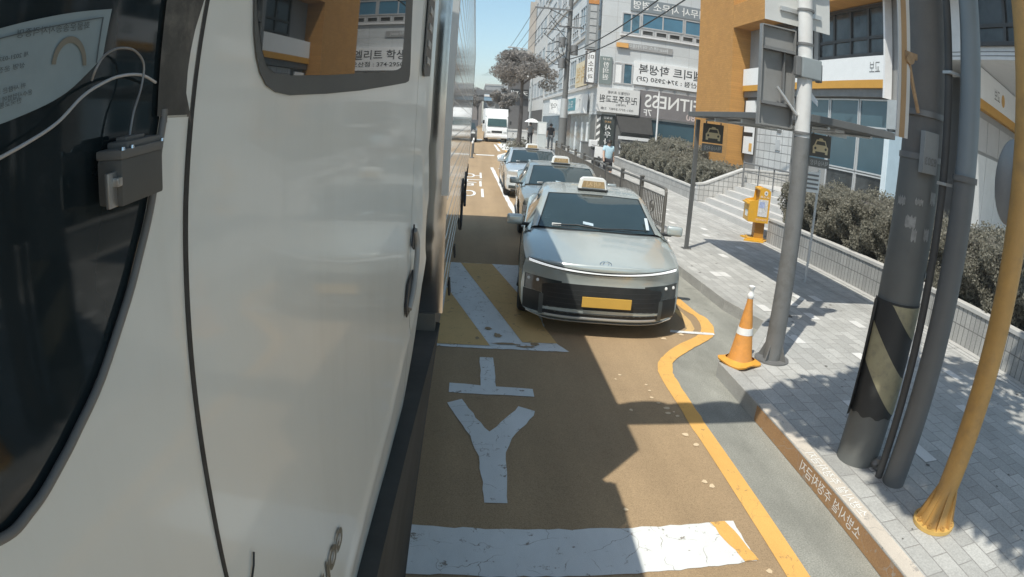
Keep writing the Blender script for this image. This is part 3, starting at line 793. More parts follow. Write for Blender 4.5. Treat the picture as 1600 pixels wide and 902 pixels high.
def make_taxi(name, label, loc, rz, paint, style, group, trunk_white=None):
    T = thing(name, label, "taxi", loc, rz, group)
    B = lambda nm, mb, mt, par=T, sm=None: build(nm, mb, mt, par, sm, local=True)
    # body shell
    m = MB(); rows = []
    n = len(ring(1, .2, .7, .8))
    def warp(x, y): return y + .36 * (abs(x) / .93) ** 3.2 * max(0, 1 - y / 1.15)
    for i, (y, w, zb, zs, zt) in enumerate(BODY):
        h = ring(w, zb, zs, zt)
        full = [(-x, z) for x, z in h[:0:-1]][::1]
        full = [(-x, z) for x, z in reversed(h[1:])] if False else None
        loop = [(x, z) for x, z in h] + [(-x, z) for x, z in reversed(h[1:-1])]
        rows.append([(x, (FY(x, z) if i == 0 else warp(x, y) + (yz_profile(z) * max(0, 1 - y / .5) if y < .5 else 0)), z) for x, z in loop])
    m.grid(rows, True)
    nl = len(rows[0])
    for k0, c in ((0, (0, .75, .45)), (nl * (len(rows) - 1), (0, 4.86, .65))):
        ci = len(m.v); m.v.append(c)
        m.f += [(k0 + k, k0 + (k + 1) % nl, ci) for k in range(nl)]
    body = B("body", m, paint, T, 32)
    y, w, zb, zs, zt = BODY[0]
    h = ring(w, zb, zs, zt)
    fb = MB().grid([[(x * c, FY(x * c, z), z) for c in np.linspace(-1, 1, 25)] for x, z in ([h[2]] + [((h[j][0] * (1 - t) + h[j + 1][0] * t), (h[j][1] * (1 - t) + h[j + 1][1] * t)) for j in range(2, 8) for t in (.25, .5, .75, 1)])])
    B("front_bumper", fb, paint, T, 50)
    # wheel wells cut out
    cut = MB()
    for wy in (.93 + .0, 3.78):
        for s in (-1, 1):
            cut.lathe([(.355, -.16), (.355, .25)] if s > 0 else [(.355, -.25), (.355, .16)], (s * .84, wy, .335), 'X', 36)
    cb = B("cutter", cut, M_black)
    md = body.modifiers.new("b", 'BOOLEAN'); md.object = cb; md.operation = 'DIFFERENCE'; md.solver = 'EXACT'; md.use_self = False
    dg = bpy.context.evaluated_depsgraph_get()
    me = bpy.data.meshes.new_from_object(body.evaluated_get(dg))
    body.modifiers.clear()
    if len(me.polygons) > 200:
        me.name = "body"; body.data = me
        me.materials.clear(); me.materials.append(paint)
    bpy.data.objects.remove(cb)
    for wy in (.93, 3.78):
        for s in (-1, 1):
            p = [(.17, -.10), (.29, -.105), (.325, -.085), (.335, -.03), (.335, .03), (.325, .085), (.29, .105), (.215, .095)]
            W = B("wheel", MB().lathe(p, (s * .80, wy, .335), 'X', 36), M_rubber, T, 40)
            rm = MB().lathe([(.0, s * .075), (.05, s * .08), (.06, s * .06)] if s > 0 else [(.06, -.06), (.05, -.08), (.0, -.075)], (s * .80, wy, .335), 'X', 24)
            rm.lathe([(.195, s * .0), (.20, s * .085), (.222, s * .098)] if s > 0 else [(.222, -.098), (.20, -.085), (.195, 0)], (s * .80, wy, .335), 'X', 36)
            for k in range(10):
                a = 2 * math.pi * k / 10
                c = Vector((s * .868, wy + .125 * math.cos(a), .335 + .125 * math.sin(a)))
                Mx = Matrix.Rotation(a, 3, 'X')
                rm.obox(c, (.022, .17, .026), Mx, .006, 1)
            B("rim", rm, mat("alloy_rim", (.38, .39, .40), .35, .8, var=.05), W, 40)
            B("brake_disc", MB().lathe([(.001, 0), (.15, 0), (.15, .01), (.001, .01)], (s * .79, wy, .335), 'X', 24), M_steel, W)
    # cabin: one loft, cut along its lines into screens, side windows and painted pillars
    st = CABN[1:]
    rings = [cab_ring(y, zr) for y, zr in st]
    def P(i, j, s):
        y, zr = st[i]; x, z = rings[i][j]
        front = .17 * (x / .72) ** 2 * max(0, min(1, (2.15 - y) / .5)) if y < 2.15 else 0
        back = -.14 * (x / .72) ** 2 * max(0, min(1, (y - 3.3) / .5)) if y > 3.3 else 0
        k = max(0, min(1, (z - .93) / .08))
        return (s * x, y + (front + back) * (k if j < 3 else 1), z)
    J = len(rings[0]) - 1
    def region(i0, i1, j0, j1, sides=(-1, 1), off=0.0):
        mb = MB()
        for s in sides:
            mb.grid([[P(i, j, s) for j in range(j0, j1 + 1)] for i in range(i0, i1 + 1)])
        return mb
    iw0, iw1, ir = 0, 6, 10
    last = len(st) - 1
    pil = MB()
    for part in (region(0, last, 0, 1), region(0, last, 2, 5), region(iw1, ir, 5, J), region(last - 1, last, 5, J), region(0, 1, 1, 2), region(10, 13, 1, 2)):
        pil.add(part.v, part.f)
    for s in (-1, 1):
        for yb in (2.42,):
            pass
    B("roof_and_pillars", pil, paint, T, 40)
    G = B("windscreen", region(0, iw1, 5, J), M_carglass, T, 60)
    B("rear_screen", region(ir, last - 1, 5, J), M_carglass, T, 60)
    for s in (-1, 1):
        B("side_window", region(1, 7, 1, 2, (s,)), M_carglass, T, 60)
        B("side_window", region(7, 10, 1, 2, (s,)), M_carglass, T, 60)
    # dark gasket lines round the windscreen
    gk = MB()
    for s in (-1, 1): gk.tube([Vector(P(i, 5, s)) + Vector((0, -.002, .002)) for i in range(0, iw1 + 1)], .007, 6)
    gk.tube([Vector(P(iw1, j, -1)) + Vector((0, 0, .001)) for j in range(5, J + 1)] + [Vector(P(iw1, j, 1)) + Vector((0, 0, .001)) for j in range(J - 1, 4, -1)], .006, 6)
    B("gasket", gk, M_black, G, 50)
    cw = MB(); rows = []
    for x in np.linspace(-.80, .80, 21):
        yb = 1.135 + .17 * (x / .72) ** 2
        rows.append([(x, yb - .10, .952 - .05 * abs(x / .8) ** 3), (x, yb - .02, .966 - .04 * abs(x / .8) ** 3), (x, yb + .03, .992 - .04 * abs(x / .8) ** 3)])
    B("cowl", cw.grid(rows), M_black, T, 40)
    for x0, x1, zz in ((-.55, .05, 0), (.02, .6, .0)):
        w = MB().tube([(x0, 1.14 + .17 * (x0 / .72) ** 2, 1.0), ((x0 + x1) / 2, 1.17 + .1 * (x0 / .72) ** 2, 1.012), (x1, 1.15 + .17 * (x1 / .72) ** 2, 1.0)], .008, 6)
        B("wiper", w, M_black, T)
    pa = MB()
    pa.obox((-.50, 1.245, 1.0), (.11, .012, .03), Matrix.Rotation(-.5, 3, 'X'), .002)
    B("dash_card", pa, M_signwhite, G)
    pa = MB(); pa.obox((-.12, 1.235, 1.035), (.13, .008, .05), Matrix.Rotation(-1.05, 3, 'X') @ Matrix.Rotation(.2, 3, 'Z'), .002)
    B("dash_card", pa, mat("card_blue", (.45, .55, .62), .5, var=.3, vs=40), G)
    pa = MB(); pa.obox((.63, 1.42, 1.062), (.04, .006, .26), Matrix.Rotation(-1.12, 3, 'X'), .002)
    B("visor_sticker", pa, mat("sticker_pale", (.5, .56, .6), .5, var=.1), G)
    # doors: handles and shut lines
    for s in (-1, 1):
        sl = MB()
        for yy in (1.38, 2.46, 3.40):
            sl.tube([(s * .905, yy + .02, .25), (s * .931, yy, .5), (s * .921, yy - .02, .8), (s * .90, yy, .92)], .0045, 6)
        sl.tube([(s * .905, 1.4, .25), (s * .905, 3.3, .25)], .0045, 6)
        B("door_seam", sl, M_black, body)
        for yy in (2.30, 3.25):
            B("door_handle", MB().obox((s * .93, yy, .78), (.025, .20, .028), None, .008), paint, T, 40)
        mm = MB().obox((s * 1.01, 1.46, 1.0), (.20, .10, .125), Matrix.Rotation(s * -.12, 3, 'Z'), .035, 3)
        MI = B("wing_mirror", mm, paint, T, 50)
        B("mirror_arm", MB().obox((s * .90, 1.46, .945), (.14, .06, .035), None, .01), M_black, MI)
        B("mirror_glass", MB().obox((s * 1.01, 1.513, 1.0), (.165, .006, .095), Matrix.Rotation(s * -.12, 3, 'Z'), .002), M_chrome, MI)
        B("sill_trim", MB().obox((s * .915, 2.35, .205), (.04, 2.1, .05), None, .012), M_black, T)
    # --- the face
    def strip(x0, x1, lo, hi, off, nx=24, nz=4, solid=.02):
        g = []; mb = MB()
        for x in np.linspace(x0, x1, nx):
            g.append([(x, FY(x, z) - off, z) for z in np.linspace(lo(x), hi(x), nz)])
        mb.grid(g)
        mb.grid([[r[0], (r[0][0], r[0][1] + off + solid, r[0][2])] for r in g]); mb.grid([[r[-1], (r[-1][0], r[-1][1] + off + solid, r[-1][2])] for r in g])
        for r in (g[0], g[-1]): mb.grid([[p, (p[0], p[1] + off + solid, p[2])] for p in r])
        return mb
    M_face = mat("grille_black", (.022, .024, .025), .35, var=.2)
    M_lamp = mat("lamp_white", (.85, .87, .87), .2, var=.02, spec=.6)
    M_lampd = mat("lamp_smoke", (.035, .045, .048), .1, var=.2, spec=.7)
    if style == 'bar':
        cz = lambda x: .715 + .062 * (abs(x) / .80) ** 1.7
        B("light_bar_housing", strip(-.80, .80, lambda x: cz(x) - .020, lambda x: cz(x) + .020, .004, 44), M_face, T, 50)
        B("light_bar", strip(-.795, .795, lambda x: cz(x) - .005 - .008 * (abs(x) / .8), lambda x: cz(x) + .005 + .008 * (abs(x) / .8), .011, 44), mat("added_bar_glow", (.85, .88, .88), .2, var=.02, emit=.55), T, 50)  # glow added to brighten a bar that is unlit and reflective
        for s in (-1, 1):
            a, b = sorted((s * .44, s * .83))
            B("headlight", strip(a, b, lambda x: .45 + .04 * (abs(x) - .5), lambda x: .60 + .05 * (abs(x) - .44), .0045), M_lampd, T, 50)
            for xx in (.69, .785):
                lx = s * xx
                B("bulb", MB().lathe([(.0, -.012), (.014, -.010), (.018, 0)], (lx, FY(lx, .575) - .006, .575), 'Y', 16), M_lamp, T.children[-1] if xx == .69 else T.children[-1], 60)
            a, b = sorted((s * .645, s * .838))
            B("side_intake", strip(a, b, lambda x: .235 + .04 * (abs(x) - .64), lambda x: .452 + .03 * (abs(x) - .64), .005), M_face, T, 50)
            a, b = sorted((s * .62, s * .665))
            B("air_blade", strip(a, b, lambda x: .22, lambda x: .44, .009), mat("blade_grey", (.10, .11, .11), .4, .3), T, 50)
        gr = strip(-.64, .64, lambda x: .235 + .0 * x, lambda x: .585 - .03 * max(0, abs(x) - .45) / .15, .006, 30)
        G2 = B("grille", gr, M_face, T, 50)
        sl = MB()
        for z in np.linspace(.28, .52, 6): 
            q = strip(-.585, .585, lambda x: z - .003, lambda x: z + .003, .0085, 30, 2); sl.add(q.v, q.f)
        B("grille_slat", sl, mat("slat_dark", (.03, .032, .034), .4, var=.1), G2)
        B("chrome_strip", strip(-.60, .60, lambda x: .222, lambda x: .240, .016, 30), mat("trim_bright", (.62, .63, .63), .25, .2, var=.03), T, 50)
        B("lower_lip", strip(-.80, .80, lambda x: .165 + .05 * max(0, (abs(x) - .6) / .2), lambda x: .180 + .05 * max(0, (abs(x) - .6) / .2), .022, 34), mat("trim_bright", (.62, .63, .63), .25, .2, var=.03), T, 50)
        pz = .42
    else:
        G2 = B("grille", strip(-.50, .50, lambda x: .30 + .1 * (abs(x) / .5) ** 2, lambda x: .60 - .05 * (abs(x) / .5) ** 2, .008, 26), M_face, T, 50)
        sl = MB()
        for z in (.36, .42, .48, .54):
            q = strip(-.42, .42, lambda x: z - .006, lambda x: z + .006, .014, 26, 2); sl.add(q.v, q.f)
        B("grille_slat", sl, M_chrome, G2)
        for s in (-1, 1):
            a, b = sorted((s * .52, s * .85))
            B("headlight", strip(a, b, lambda x: .53 + .04 * (abs(x) - .5), lambda x: .635 + .05 * (abs(x) - .5), .008), mat("lamp_clear", (.6, .63, .64), .08, var=.3, vs=20, spec=.8), T, 50)
            a, b = sorted((s * .56, s * .80))
            B("fog_lamp", strip(a, b, lambda x: .27, lambda x: .36, .008), M_lampd, T, 50)
        B("lower_lip", strip(-.74, .74, lambda x: .19, lambda x: .25, .012, 30), M_face, T, 50)
        pz = .36
    pl = MB().obox((0.04 if style == 'bar' else 0, -.020, pz), (.52, .012, .11), None, .004)
    B("number_plate", pl, mat("plate_ochre", (.60, .36, .07), .5, var=.06), T)
    e = MB()
    for s in (-1, 1): e.tube([(s * .028 - .01, FY(0, .785) + .02, .792), (s * .028 + .012, FY(0, .785) + .075, .826)], .0045, 6)
    e.tube([(-.03, FY(0, .785) + .048, .81), (.03, FY(0, .785) + .046, .81)], .0045, 6)
    ov = [(.06 * math.cos(a), FY(0, .785) + .048 + .038 * math.sin(a), .811 + .022 * math.sin(a)) for a in np.linspace(0, 2 * math.pi, 25)]
    e.tube(ov, .0035, 6, cap=False)
    B("emblem", e, M_chrome, T, 50)
    # roof sign
    rs = MB(); rows = []
    for y, sc in ((2.30, .92), (2.34, 1.0), (2.46, 1.0), (2.50, .92)):
        rows.append([(x * sc, y, z) for x, z in ((-.205, 1.345), (-.178, 1.478), (-.145, 1.503), (0, 1.510), (.145, 1.503), (.178, 1.478), (.205, 1.345))])
    rs.grid(rows)
    for r in (rows[0], rows[-1]): rs.poly(r)
    RS = B("roof_sign", rs, mat("sign_plastic", (.80, .80, .77), .4, var=.03), T, 35)
    pn = MB().prism([(-.16, 2.295, 1.373), (-.14, 2.295, 1.464), (.145, 2.295, 1.464), (.16, 2.295, 1.373)], (0, -.006, 0))
    B("amber_panel", pn, mat("amber_panel", (.36, .25, .13), .4, var=.25, vs=14), RS)
    mb = text_mb("택시", .075, (0, 2.288, 1.419), (1, 0, 0), (0, 0, 1), width=.19)
    B("lettering", mb, mat("amber_light", (.60, .45, .26), .5, var=.1), RS)
    B("sign_foot", MB().box(-.205, .205, 2.29, 2.51, 1.333, 1.356, .006), M_black, RS)
    B("antenna", MB().obox((.0, 3.15, 1.378), (.04, .14, .06), None, .015), paint, T, 40)
    B("tail_light", MB().obox((0, 4.87, .86), (1.5, .04, .07), None, .015), mat("tail_red", (.30, .02, .02), .2), T)
    return T
P_taxi1 = mat("paint_grey_silver", (.50, .545, .53), .24, .35, var=.02, coat=.8)
P_taxi2 = mat("paint_grey", (.34, .375, .37), .26, .4, var=.02, coat=.8)
P_taxi3 = mat("paint_silver", (.62, .65, .66), .26, .5, var=.02, coat=.8)
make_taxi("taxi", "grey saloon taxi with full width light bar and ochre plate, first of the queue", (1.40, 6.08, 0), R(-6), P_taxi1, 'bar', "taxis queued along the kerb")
make_taxi("taxi", "dark grey saloon taxi in the middle of the queue, nose behind the light bar taxi", (1.80, 11.25, 0), R(-2.5), P_taxi2, 'old', "taxis queued along the kerb")
make_taxi("taxi", "pale silver saloon taxi, last of the three in the queue", (1.82, 17.4, gz(19.5)), R(0), P_taxi3, 'old', "taxis queued along the kerb")

# ------------------------------------------------------------------ small white lorry up the street
def white_lorry(x, y, rz):
    z0 = gz(y)
    T = thing("delivery_truck", "small white box truck driving towards the lens far up the street", "truck", (x, y, z0), rz)
    B = lambda nm, mb, mt, par=T, sm=None: build(nm, mb, mt, par, sm, local=True)
    m = MB(); rows = []
    for yy, w, zb, zt in ((0, .80, .35, 1.02), (.06, .84, .32, 1.15), (.30, .87, .30, 1.95), (.42, .86, .30, 2.02), (1.5, .86, .30, 2.02)):
        rows.append([(-w, yy, zb), (-w, yy, (zb + zt) / 2), (-w * .94, yy, zt - .06), (-w * .86, yy, zt), (w * .86, yy, zt), (w * .94, yy, zt - .06), (w, yy, (zb + zt) / 2), (w, yy, zb)])
    m.grid(rows, True); m.poly(rows[0]); m.poly(rows[-1])
    B("cab", m, M_signwhite, T, 30)
    B("windscreen", MB().prism([(-.74, .055, 1.24), (-.70, .245, 1.82), (.70, .245, 1.82), (.74, .055, 1.24)], (0, -.03, .01)), mat("screen_teal", (.05, .09, .09), .1, var=.2), T)
    B("grille", MB().box(-.40, .40, -.02, .03, .74, .90, .01), M_black, T)
    for s in (-1, 1):
        B("headlight", MB().obox((s * .62, -.01, .82), (.24, .05, .12), None, .02), mat("lamp_clear", (.6, .63, .64), .08, var=.3, vs=20, spec=.8), T)
        MI = B("wing_mirror", MB().obox((s * 1.02, .2, 1.55), (.14, .06, .28), None, .02), M_black, T)
        for wy in (.65, 3.4):
            W = B("wheel", MB().lathe([(.15, -.09), (.30, -.09), (.31, 0), (.30, .09), (.15, .09)], (s * .72, wy, .31), 'X', 24), M_rubber, T, 40)
            B("rim", MB().lathe([(.0, s * .07), (.15, s * .08)], (s * .72, wy, .31), 'X', 20), M_galv, W)
    B("bumper", MB().box(-.82, .82, -.05, .05, .36, .56, .03), M_signwhite, T)
    B("plate", MB().box(-.26, .26, -.06, -.04, .42, .52), M_letter_w, T)
    B("cargo_box", MB().box(-.90, .90, 1.35, 4.5, .75, 2.62, .02), M_signwhite, T)
    sp = MB().prism([(-.84, .45, 2.03), (-.84, 1.34, 2.03), (-.84, 1.34, 2.58), (-.84, .95, 2.50)], (1.68, 0, 0))
    B("wind_deflector", sp, M_signwhite, T)
    B("lettering", text_mb("▽", .12, (0, .70, 2.28), (1, 0, 0), (0, -.5, 1), width=.5, mirror=False, lift=.03), M_steel, T)
white_lorry(1.62, 47.6, R(2))

# ================================================================== KERBSIDE THINGS
# traffic cone
T = thing("traffic_cone", "dirty orange traffic cone with one white band standing on the kerb corner", "cone", (2.61, 5.12, .1535))
m = MB().lathe([(.132, .045), (.117, .07), (.032, .60), (.026, .66), (.026, .665)], (2.61, 5.12, .1535), 'Z', 32)
M_cone = mat("cone_orange", (.62, .27, .06), .55, var=.12, vs=10, dirt=(.30, .17, .09), dscale=9, damt=.6)
CO = build("cone", m, M_cone, T, smooth=45)
m = MB(); rows = []
nn = 40
for rr, hh in ((.175, .0), (.18, .018), (.152, .034), (.132, .046)):
    row = []
    for k in range(nn):
        a = 2 * math.pi * k / nn
        sq = 1 / max(abs(math.cos(a)), abs(math.sin(a)))
        f = (1 + (min(sq, 1.25) - 1) * (1.0 if rr > .17 else .5)) * rr
        row.append((2.61 + f * math.cos(a + .5), 5.12 + f * math.sin(a + .5), .1535 + hh + (.014 * math.sin(3 * a + 1) if hh < .03 else 0) + .01))
    rows.append(row)
m.grid(rows, True); m.poly(rows[0])
build("base", m, mat("cone_base_orange", (.72, .34, .05), .5, var=.15, vs=8), T, smooth=50)
build("reflective_band", MB().lathe([(.0825, .30), (.0725, .365)], (2.61, 5.12, .1535), 'Z', 32), M_letter_w, T, smooth=60)
build("tip", MB().lathe([(.028, .645), (.034, .66), (.034, .685), (.022, .70), (.018, .73), (.03, .745), (.03, .765), (.0, .775)], (2.61, 5.12, .1535), 'Z', 20), M_letter_w, T, smooth=50)

# sign pole
PX, PY = 3.03, 5.22
T = thing("sign_pole", "grey round sign pole with white upper tube and sign backs, beside the orange cone", "pole", (PX, PY, .15))
m = MB().tube([(PX, PY, .15), (PX - .005, PY, 1.2), (PX - .012, PY, 2.36)], [.098, .088, .079], 24)
build("pole", m, mat("pole_grey", (.19, .192, .19), .55, .2, var=.12, dirt=(.115, .105, .09), dscale=6, damt=.7), T, smooth=50)
m = MB().tube([(PX - .012, PY, 2.36), (PX - .025, PY, 3.6), (PX - .03, PY, 5.6)], [.078, .074, .072], 24)
build("upper_tube", m, mat("pole_white_wrap", (.66, .66, .65), .5, var=.08, dirt=(.48, .46, .44), dscale=5), T, smooth=50)
m = MB()
for k, (yo) in enumerate((.0, 1.57, 3.14, 4.71)):
    c, s = math.cos(yo + .6), math.sin(yo + .6)
    m = MB().prism([(PX + c * .09, PY + s * .09, .15), (PX + c * .17, PY + s * .17, .15), (PX + c * .09, PY + s * .09, .34)], (-s * .012, c * .012, 0))
    build("gusset", m, M_dgrey, T)
m = MB().lathe([(.001, .0), (.185, .0), (.185, .016), (.001, .016)], (PX, PY, .15), 'Z', 28)
build("base_plate", m, M_steel, T)
for z in (2.40, 3.27, 3.62):
    build("clamp", MB().lathe([(.082, -.012), (.088, -.012), (.088, .012), (.082, .012)], (PX - .02, PY, z), 'Z', 24), M_steel, T, smooth=40)
m = MB().box(PX - .105, PX + .12, PY - .10, PY + .09, 2.93, 3.13, .01)
CLB = build("clamp_box", m, mat("clamp_bluegrey", (.30, .33, .34), .5, .2, var=.1), T)
build("latch", MB().box(PX - .165, PX - .105, PY - .08, PY - .02, 2.94, 3.13, .008), M_steel, CLB)
build("ear", MB().box(PX + .12, PX + .16, PY - .05, PY + .03, 2.92, 3.1, .008), M_dgrey, CLB)
# big plate above, seen from behind
m = MB().prism([(2.60, PY + .10, 3.46), (3.36, PY + .10, 3.46), (3.36, PY + .10, 4.25), (2.60, PY + .10, 4.25)], (0, .006, 0))
PLT = build("sign_plate", m, mat("plate_back", (.58, .59, .58), .5, .1, var=.06), T)
for zz in (3.58, 4.05): build("bracket_rail", MB().box(2.76, 3.24, PY + .07, PY + .098, zz, zz + .05, .004), M_galv, PLT)
# box sign to the left, open-backed tray
m = MB()
m.box(2.55, 2.93, PY + .10, PY + .112, 2.42, 3.40); m.box(2.55, 2.562, PY + .05, PY + .10, 2.42, 3.40); m.box(2.918, 2.93, PY + .05, PY + .10, 2.42, 3.40)
m.box(2.562, 2.918, PY + .05, PY + .10, 3.388, 3.40); m.box(2.562, 2.918, PY + .05, PY + .10, 2.42, 2.432)
TRY = build("sign_tray", m, mat("tray_grey", (.27, .27, .265), .55, .2, var=.15, vs=3, dirt=(.13, .13, .13)), T)
for q in ((2.565, 2.915, PY + .02, PY + .098, 2.62, 2.65), (2.565, 2.915, PY + .02, PY + .098, 3.15, 3.18), (2.80, 2.816, PY + .06, PY + .098, 2.651, 3.149)): build("rail", MB().box(*q), M_steel, TRY)
m = MB().tube([(2.72, PY + .03, 2.80), (2.93, PY - .02, 2.56)], .016, 8)
build("stay", m, M_galv, TRY)
m = MB().prism([(3.13, PY + .12, 2.78), (3.28, PY + .16, 2.70), (3.30, PY + .2, 2.76), (3.16, PY + .16, 2.86)], (.0, .04, .02))
build("spot_lamp", m, M_whitepaint, T)
# round sign higher up whose shadow lies on the pavers
m = MB().lathe([(.001, 0), (.30, 0), (.30, .006), (.001, .006)], (PX + .0, PY - .12, 4.55), 'Y', 40)
build("round_plate", m, M_galv, T)

# utility pole: thick concrete with a dark wrap, chevron sleeve and banner arm
T = thing("utility_pole", "thick dark grey utility pole with a black and yellow chevron sleeve near its foot", "utility pole", (2.83, 3.22, .15))
UX, UY = 2.845, 3.22
m = MB().tube([(UX, UY, .13), (UX + .01, UY, 1.5), (UX + .03, UY, 2.34)], [.170, .163, .158], 36)
build("pole", m, mat("pole_wrap_dark", (.135, .14, .135), .6, var=.1, vs=2, dirt=(.08, .08, .075)), T, smooth=50)
m = MB().tube([(UX + .03, UY, 2.34), (UX + .05, UY, 3.4), (UX + .10, UY, 8.5)], [.154, .149, .125], 36)
build("upper_pole", m, mat("pole_concrete_dark", (.155, .148, .14), .8, var=.12, bump=.15, vs=3), T, smooth=50)
for z in (2.33, 2.62): build("band", MB().lathe([(.158, -.02), (.1645, -.02), (.1645, .02), (.158, .02)], (UX + .03, UY, z), 'Z', 36), M_steel, T, smooth=40)
def cyl_patch(cx, cy, r, a0, a1, z0f, z1f, n=24):
    mb = MB(); rows = []
    for a in np.linspace(a0, a1, n):
        rows.append([(cx + r * math.cos(a), cy + r * math.sin(a), z0f(a)), (cx + r * math.cos(a), cy + r * math.sin(a), z1f(a))])
    return mb.grid(rows)
A0, A1 = R(150), R(325)
m = cyl_patch(UX + .004, UY, .1725, A0 - .25, A1 + .1, lambda a: .54 - .012 * math.sin(a * 9), lambda a: 1.36)
SL = build("chevron_sleeve", m, mat("sleeve_black", (.03, .032, .034), .6, var=.15), T, smooth=60)
m = MB()
M_sly = mat("sleeve_yellow", (.34, .31, .20), .6, var=.15, dirt=(.16, .155, .13), dscale=9, damt=.8)
for k in range(2):
    rows = []
    for a in np.linspace(R(170), R(322), 30):
        t = (1 + math.sin(a - R(229))) / 2
        z = .95 - .40 * t + k * .56
        rows.append([(UX + .004 + .1745 * math.cos(a), UY + .1745 * math.sin(a), max(.56, min(1.345, z))), (UX + .004 + .1745 * math.cos(a), UY + .1745 * math.sin(a), max(.56, min(1.345, z + .28)))])
    m.grid(rows)
build("yellow_stripe", m, M_sly, SL, smooth=60)
m = MB(); rows = []
for a in np.linspace(R(148), R(172), 8):
    rows.append([(UX + (.185 + .03 * math.sin(a * 11)) * math.cos(a), UY + .185 * math.sin(a), .50 + .03 * math.sin(a * 14)), (UX + .177 * math.cos(a), UY + .177 * math.sin(a), 1.34)])
build("torn_flap", m.grid(rows), mat("flap_dark", (.045, .047, .047), .7, var=.3), SL, smooth=60)
m = MB().box(UX - .12, UX + .02, UY - .20, UY - .15, 2.23, 2.50, .004)
NP = build("number_tag", m, mat("tag_grey", (.27, .28, .28), .5, var=.1), T)
build("lettering", text_mb("8203", .05, (UX - .05, UY - .2025, 2.31), (1, 0, 0), (0, 0, 1), width=.11), M_steel, NP)
m = MB()
m.tube([(UX - .13, UY - .12, 2.61), (UX - .20, UY - .14, 2.75), (UX - .26, UY - .16, 2.90)], .014, 8)
m.lathe([(.001, -.03), (.035, -.03), (.035, .03), (.001, .03)], (UX - .27, UY - .16, 2.93), 'Y', 12); m.box(UX - .31, UX - .2, UY - .18, UY - .14, 2.94, 2.98)
build("banner_bracket", m, mat("rusty_steel", (.40, .27, .16), .6, .3, var=.25, vs=20), T)
m = MB(); m.box(UX - .355, UX - .350, UY - .19, UY - .13, 2.42, 5.2); m.box(UX - .30, UX - .285, UY - .19, UY - .13, 2.42, 5.2)
BN = build("banner", MB().box(UX - .36, UX - .255, UY - .165, UY - .155, 2.42, 5.2), mat("banner_white", (.62, .60, .57), .6, var=.04), T)
build("banner_stripe", MB().box(UX - .335, UX - .29, UY - .169, UY - .166, 2.42, 5.2), mat("banner_ochre", (.42, .27, .14), .6, var=.08), BN)
m = MB(); m.lathe([(.001, .0), (.03, .02), (.04, .05), (.02, .08), (.001, .09)], (UX + .05, UY - .19, .15), 'Z', 12); m.obox((UX + .07, UY - .2, .2), (.07, .05, .09), Matrix.Rotation(.4, 3, 'Z'), .01)
build("foot_clamp", m, M_steel, T)
for k in range(7):
    a = rnd.uniform(R(165), R(300)); zc = rnd.uniform(1.45, 2.1); hh = rnd.uniform(.03, .12)
    build("sticker_scrap", cyl_patch(UX + .02, UY, .1645, a, a + rnd.uniform(.15, .5), lambda t: zc + .01 * math.sin(t * 40), lambda t: zc + hh + .012 * math.sin(t * 55), 8), mat("paper_scrap", (.30, .30, .29), .8, var=.3, vs=20), T, smooth=60)
# steel pole close beside it
QX, QY = 2.958, 2.82
T = thing("steel_pole", "slim dark grey steel pole standing close beside the chevron utility pole", "pole", (QX, QY, .15))
m = MB().tube([(QX - .01, QY, .14), (QX - .005, QY, 1.2), (QX + .005, QY, 2.25)], [.089, .086, .083], 24)
build("pole", m, mat("steel_pole_dark", (.14, .145, .147), .55, .2, var=.08), T, smooth=50)
m = MB().tube([(QX + .005, QY, 2.25), (QX + .02, QY, 3.2), (QX + .05, QY, 7.5)], [.079, .076, .066], 24)
build("upper_tube", m, mat("steel_pole_blue", (.205, .235, .255), .5, .2, var=.08, vs=2), T, smooth=50)
build("collar", MB().lathe([(.083, -.02), (.094, -.02), (.094, .02), (.083, .02)], (QX + .005, QY, 2.25), 'Z', 24), M_dgrey, T, smooth=40)
m = MB().tube([(QX - .09, QY + .10, .15), (QX - .095, QY + .12, 1.5), (QX - .09, QY + .13, 4.5)], .03, 10)
build("cable_conduit", m, mat("conduit_black", (.06, .06, .06), .6, var=.15), T, smooth=50)
for z in (2.18, 2.9): build("strap", MB().box(QX - .13, QX - .03, QY + .06, QY + .15, z, z + .02), M_galv, T)

# orange mast-arm pole
OX, OY = 2.955, 2.27
T = thing("mast_pole", "tall orange yellow painted steel pole with flared ribbed foot and round bolted flange", "pole", (OX, OY, .15))
M_op = mat("pole_orange", (.45, .26, .08), .5, var=.14, vs=5, dirt=(.27, .17, .08), dscale=7, damt=.7, bump=.05)
m = MB().lathe([(.076, .16), (.078, .30), (.077, 1.2), (.075, 2.2), (.07, 5.0)], (OX, OY, .15), 'Z', 28)
build("pole", m, M_op, T, smooth=50)
m = MB().lathe([(.165, .0), (.165, .026), (.001, .026)], (OX, OY, .15), 'Z', 36)
FL = build("flange", m, mat("flange_yellow", (.58, .37, .11), .5, var=.1, vs=12, dirt=(.4, .25, .1), dscale=8), T, smooth=40)
m = MB().lathe([(.125, .026), (.10, .10), (.082, .22), (.0735, .34)], (OX, OY, .15), 'Z', 28)
build("flared_foot", m, M_op, T, smooth=50)
m = MB()
for k in range(8):
    a = 2 * math.pi * k / 8 + .2; c, s = math.cos(a), math.sin(a)
    m = MB().prism([(OX + c * .10, OY + s * .10, .176), (OX + c * .155, OY + s * .155, .176), (OX + c * .078, OY + s * .078, .43)], (-s * .008, c * .008, 0))
    build("gusset", m, M_op, T)
for k in range(8):
    a = 2 * math.pi * (k + .5) / 8 + .2; c, s = math.cos(a), math.sin(a)
    b = MB().lathe([(.017, .026), (.017, .04), (.008, .04), (.008, .056), (.001, .056)], (OX + c * .138, OY + s * .138, .15), 'Z', 6)
    build("bolt", b, M_op, FL)
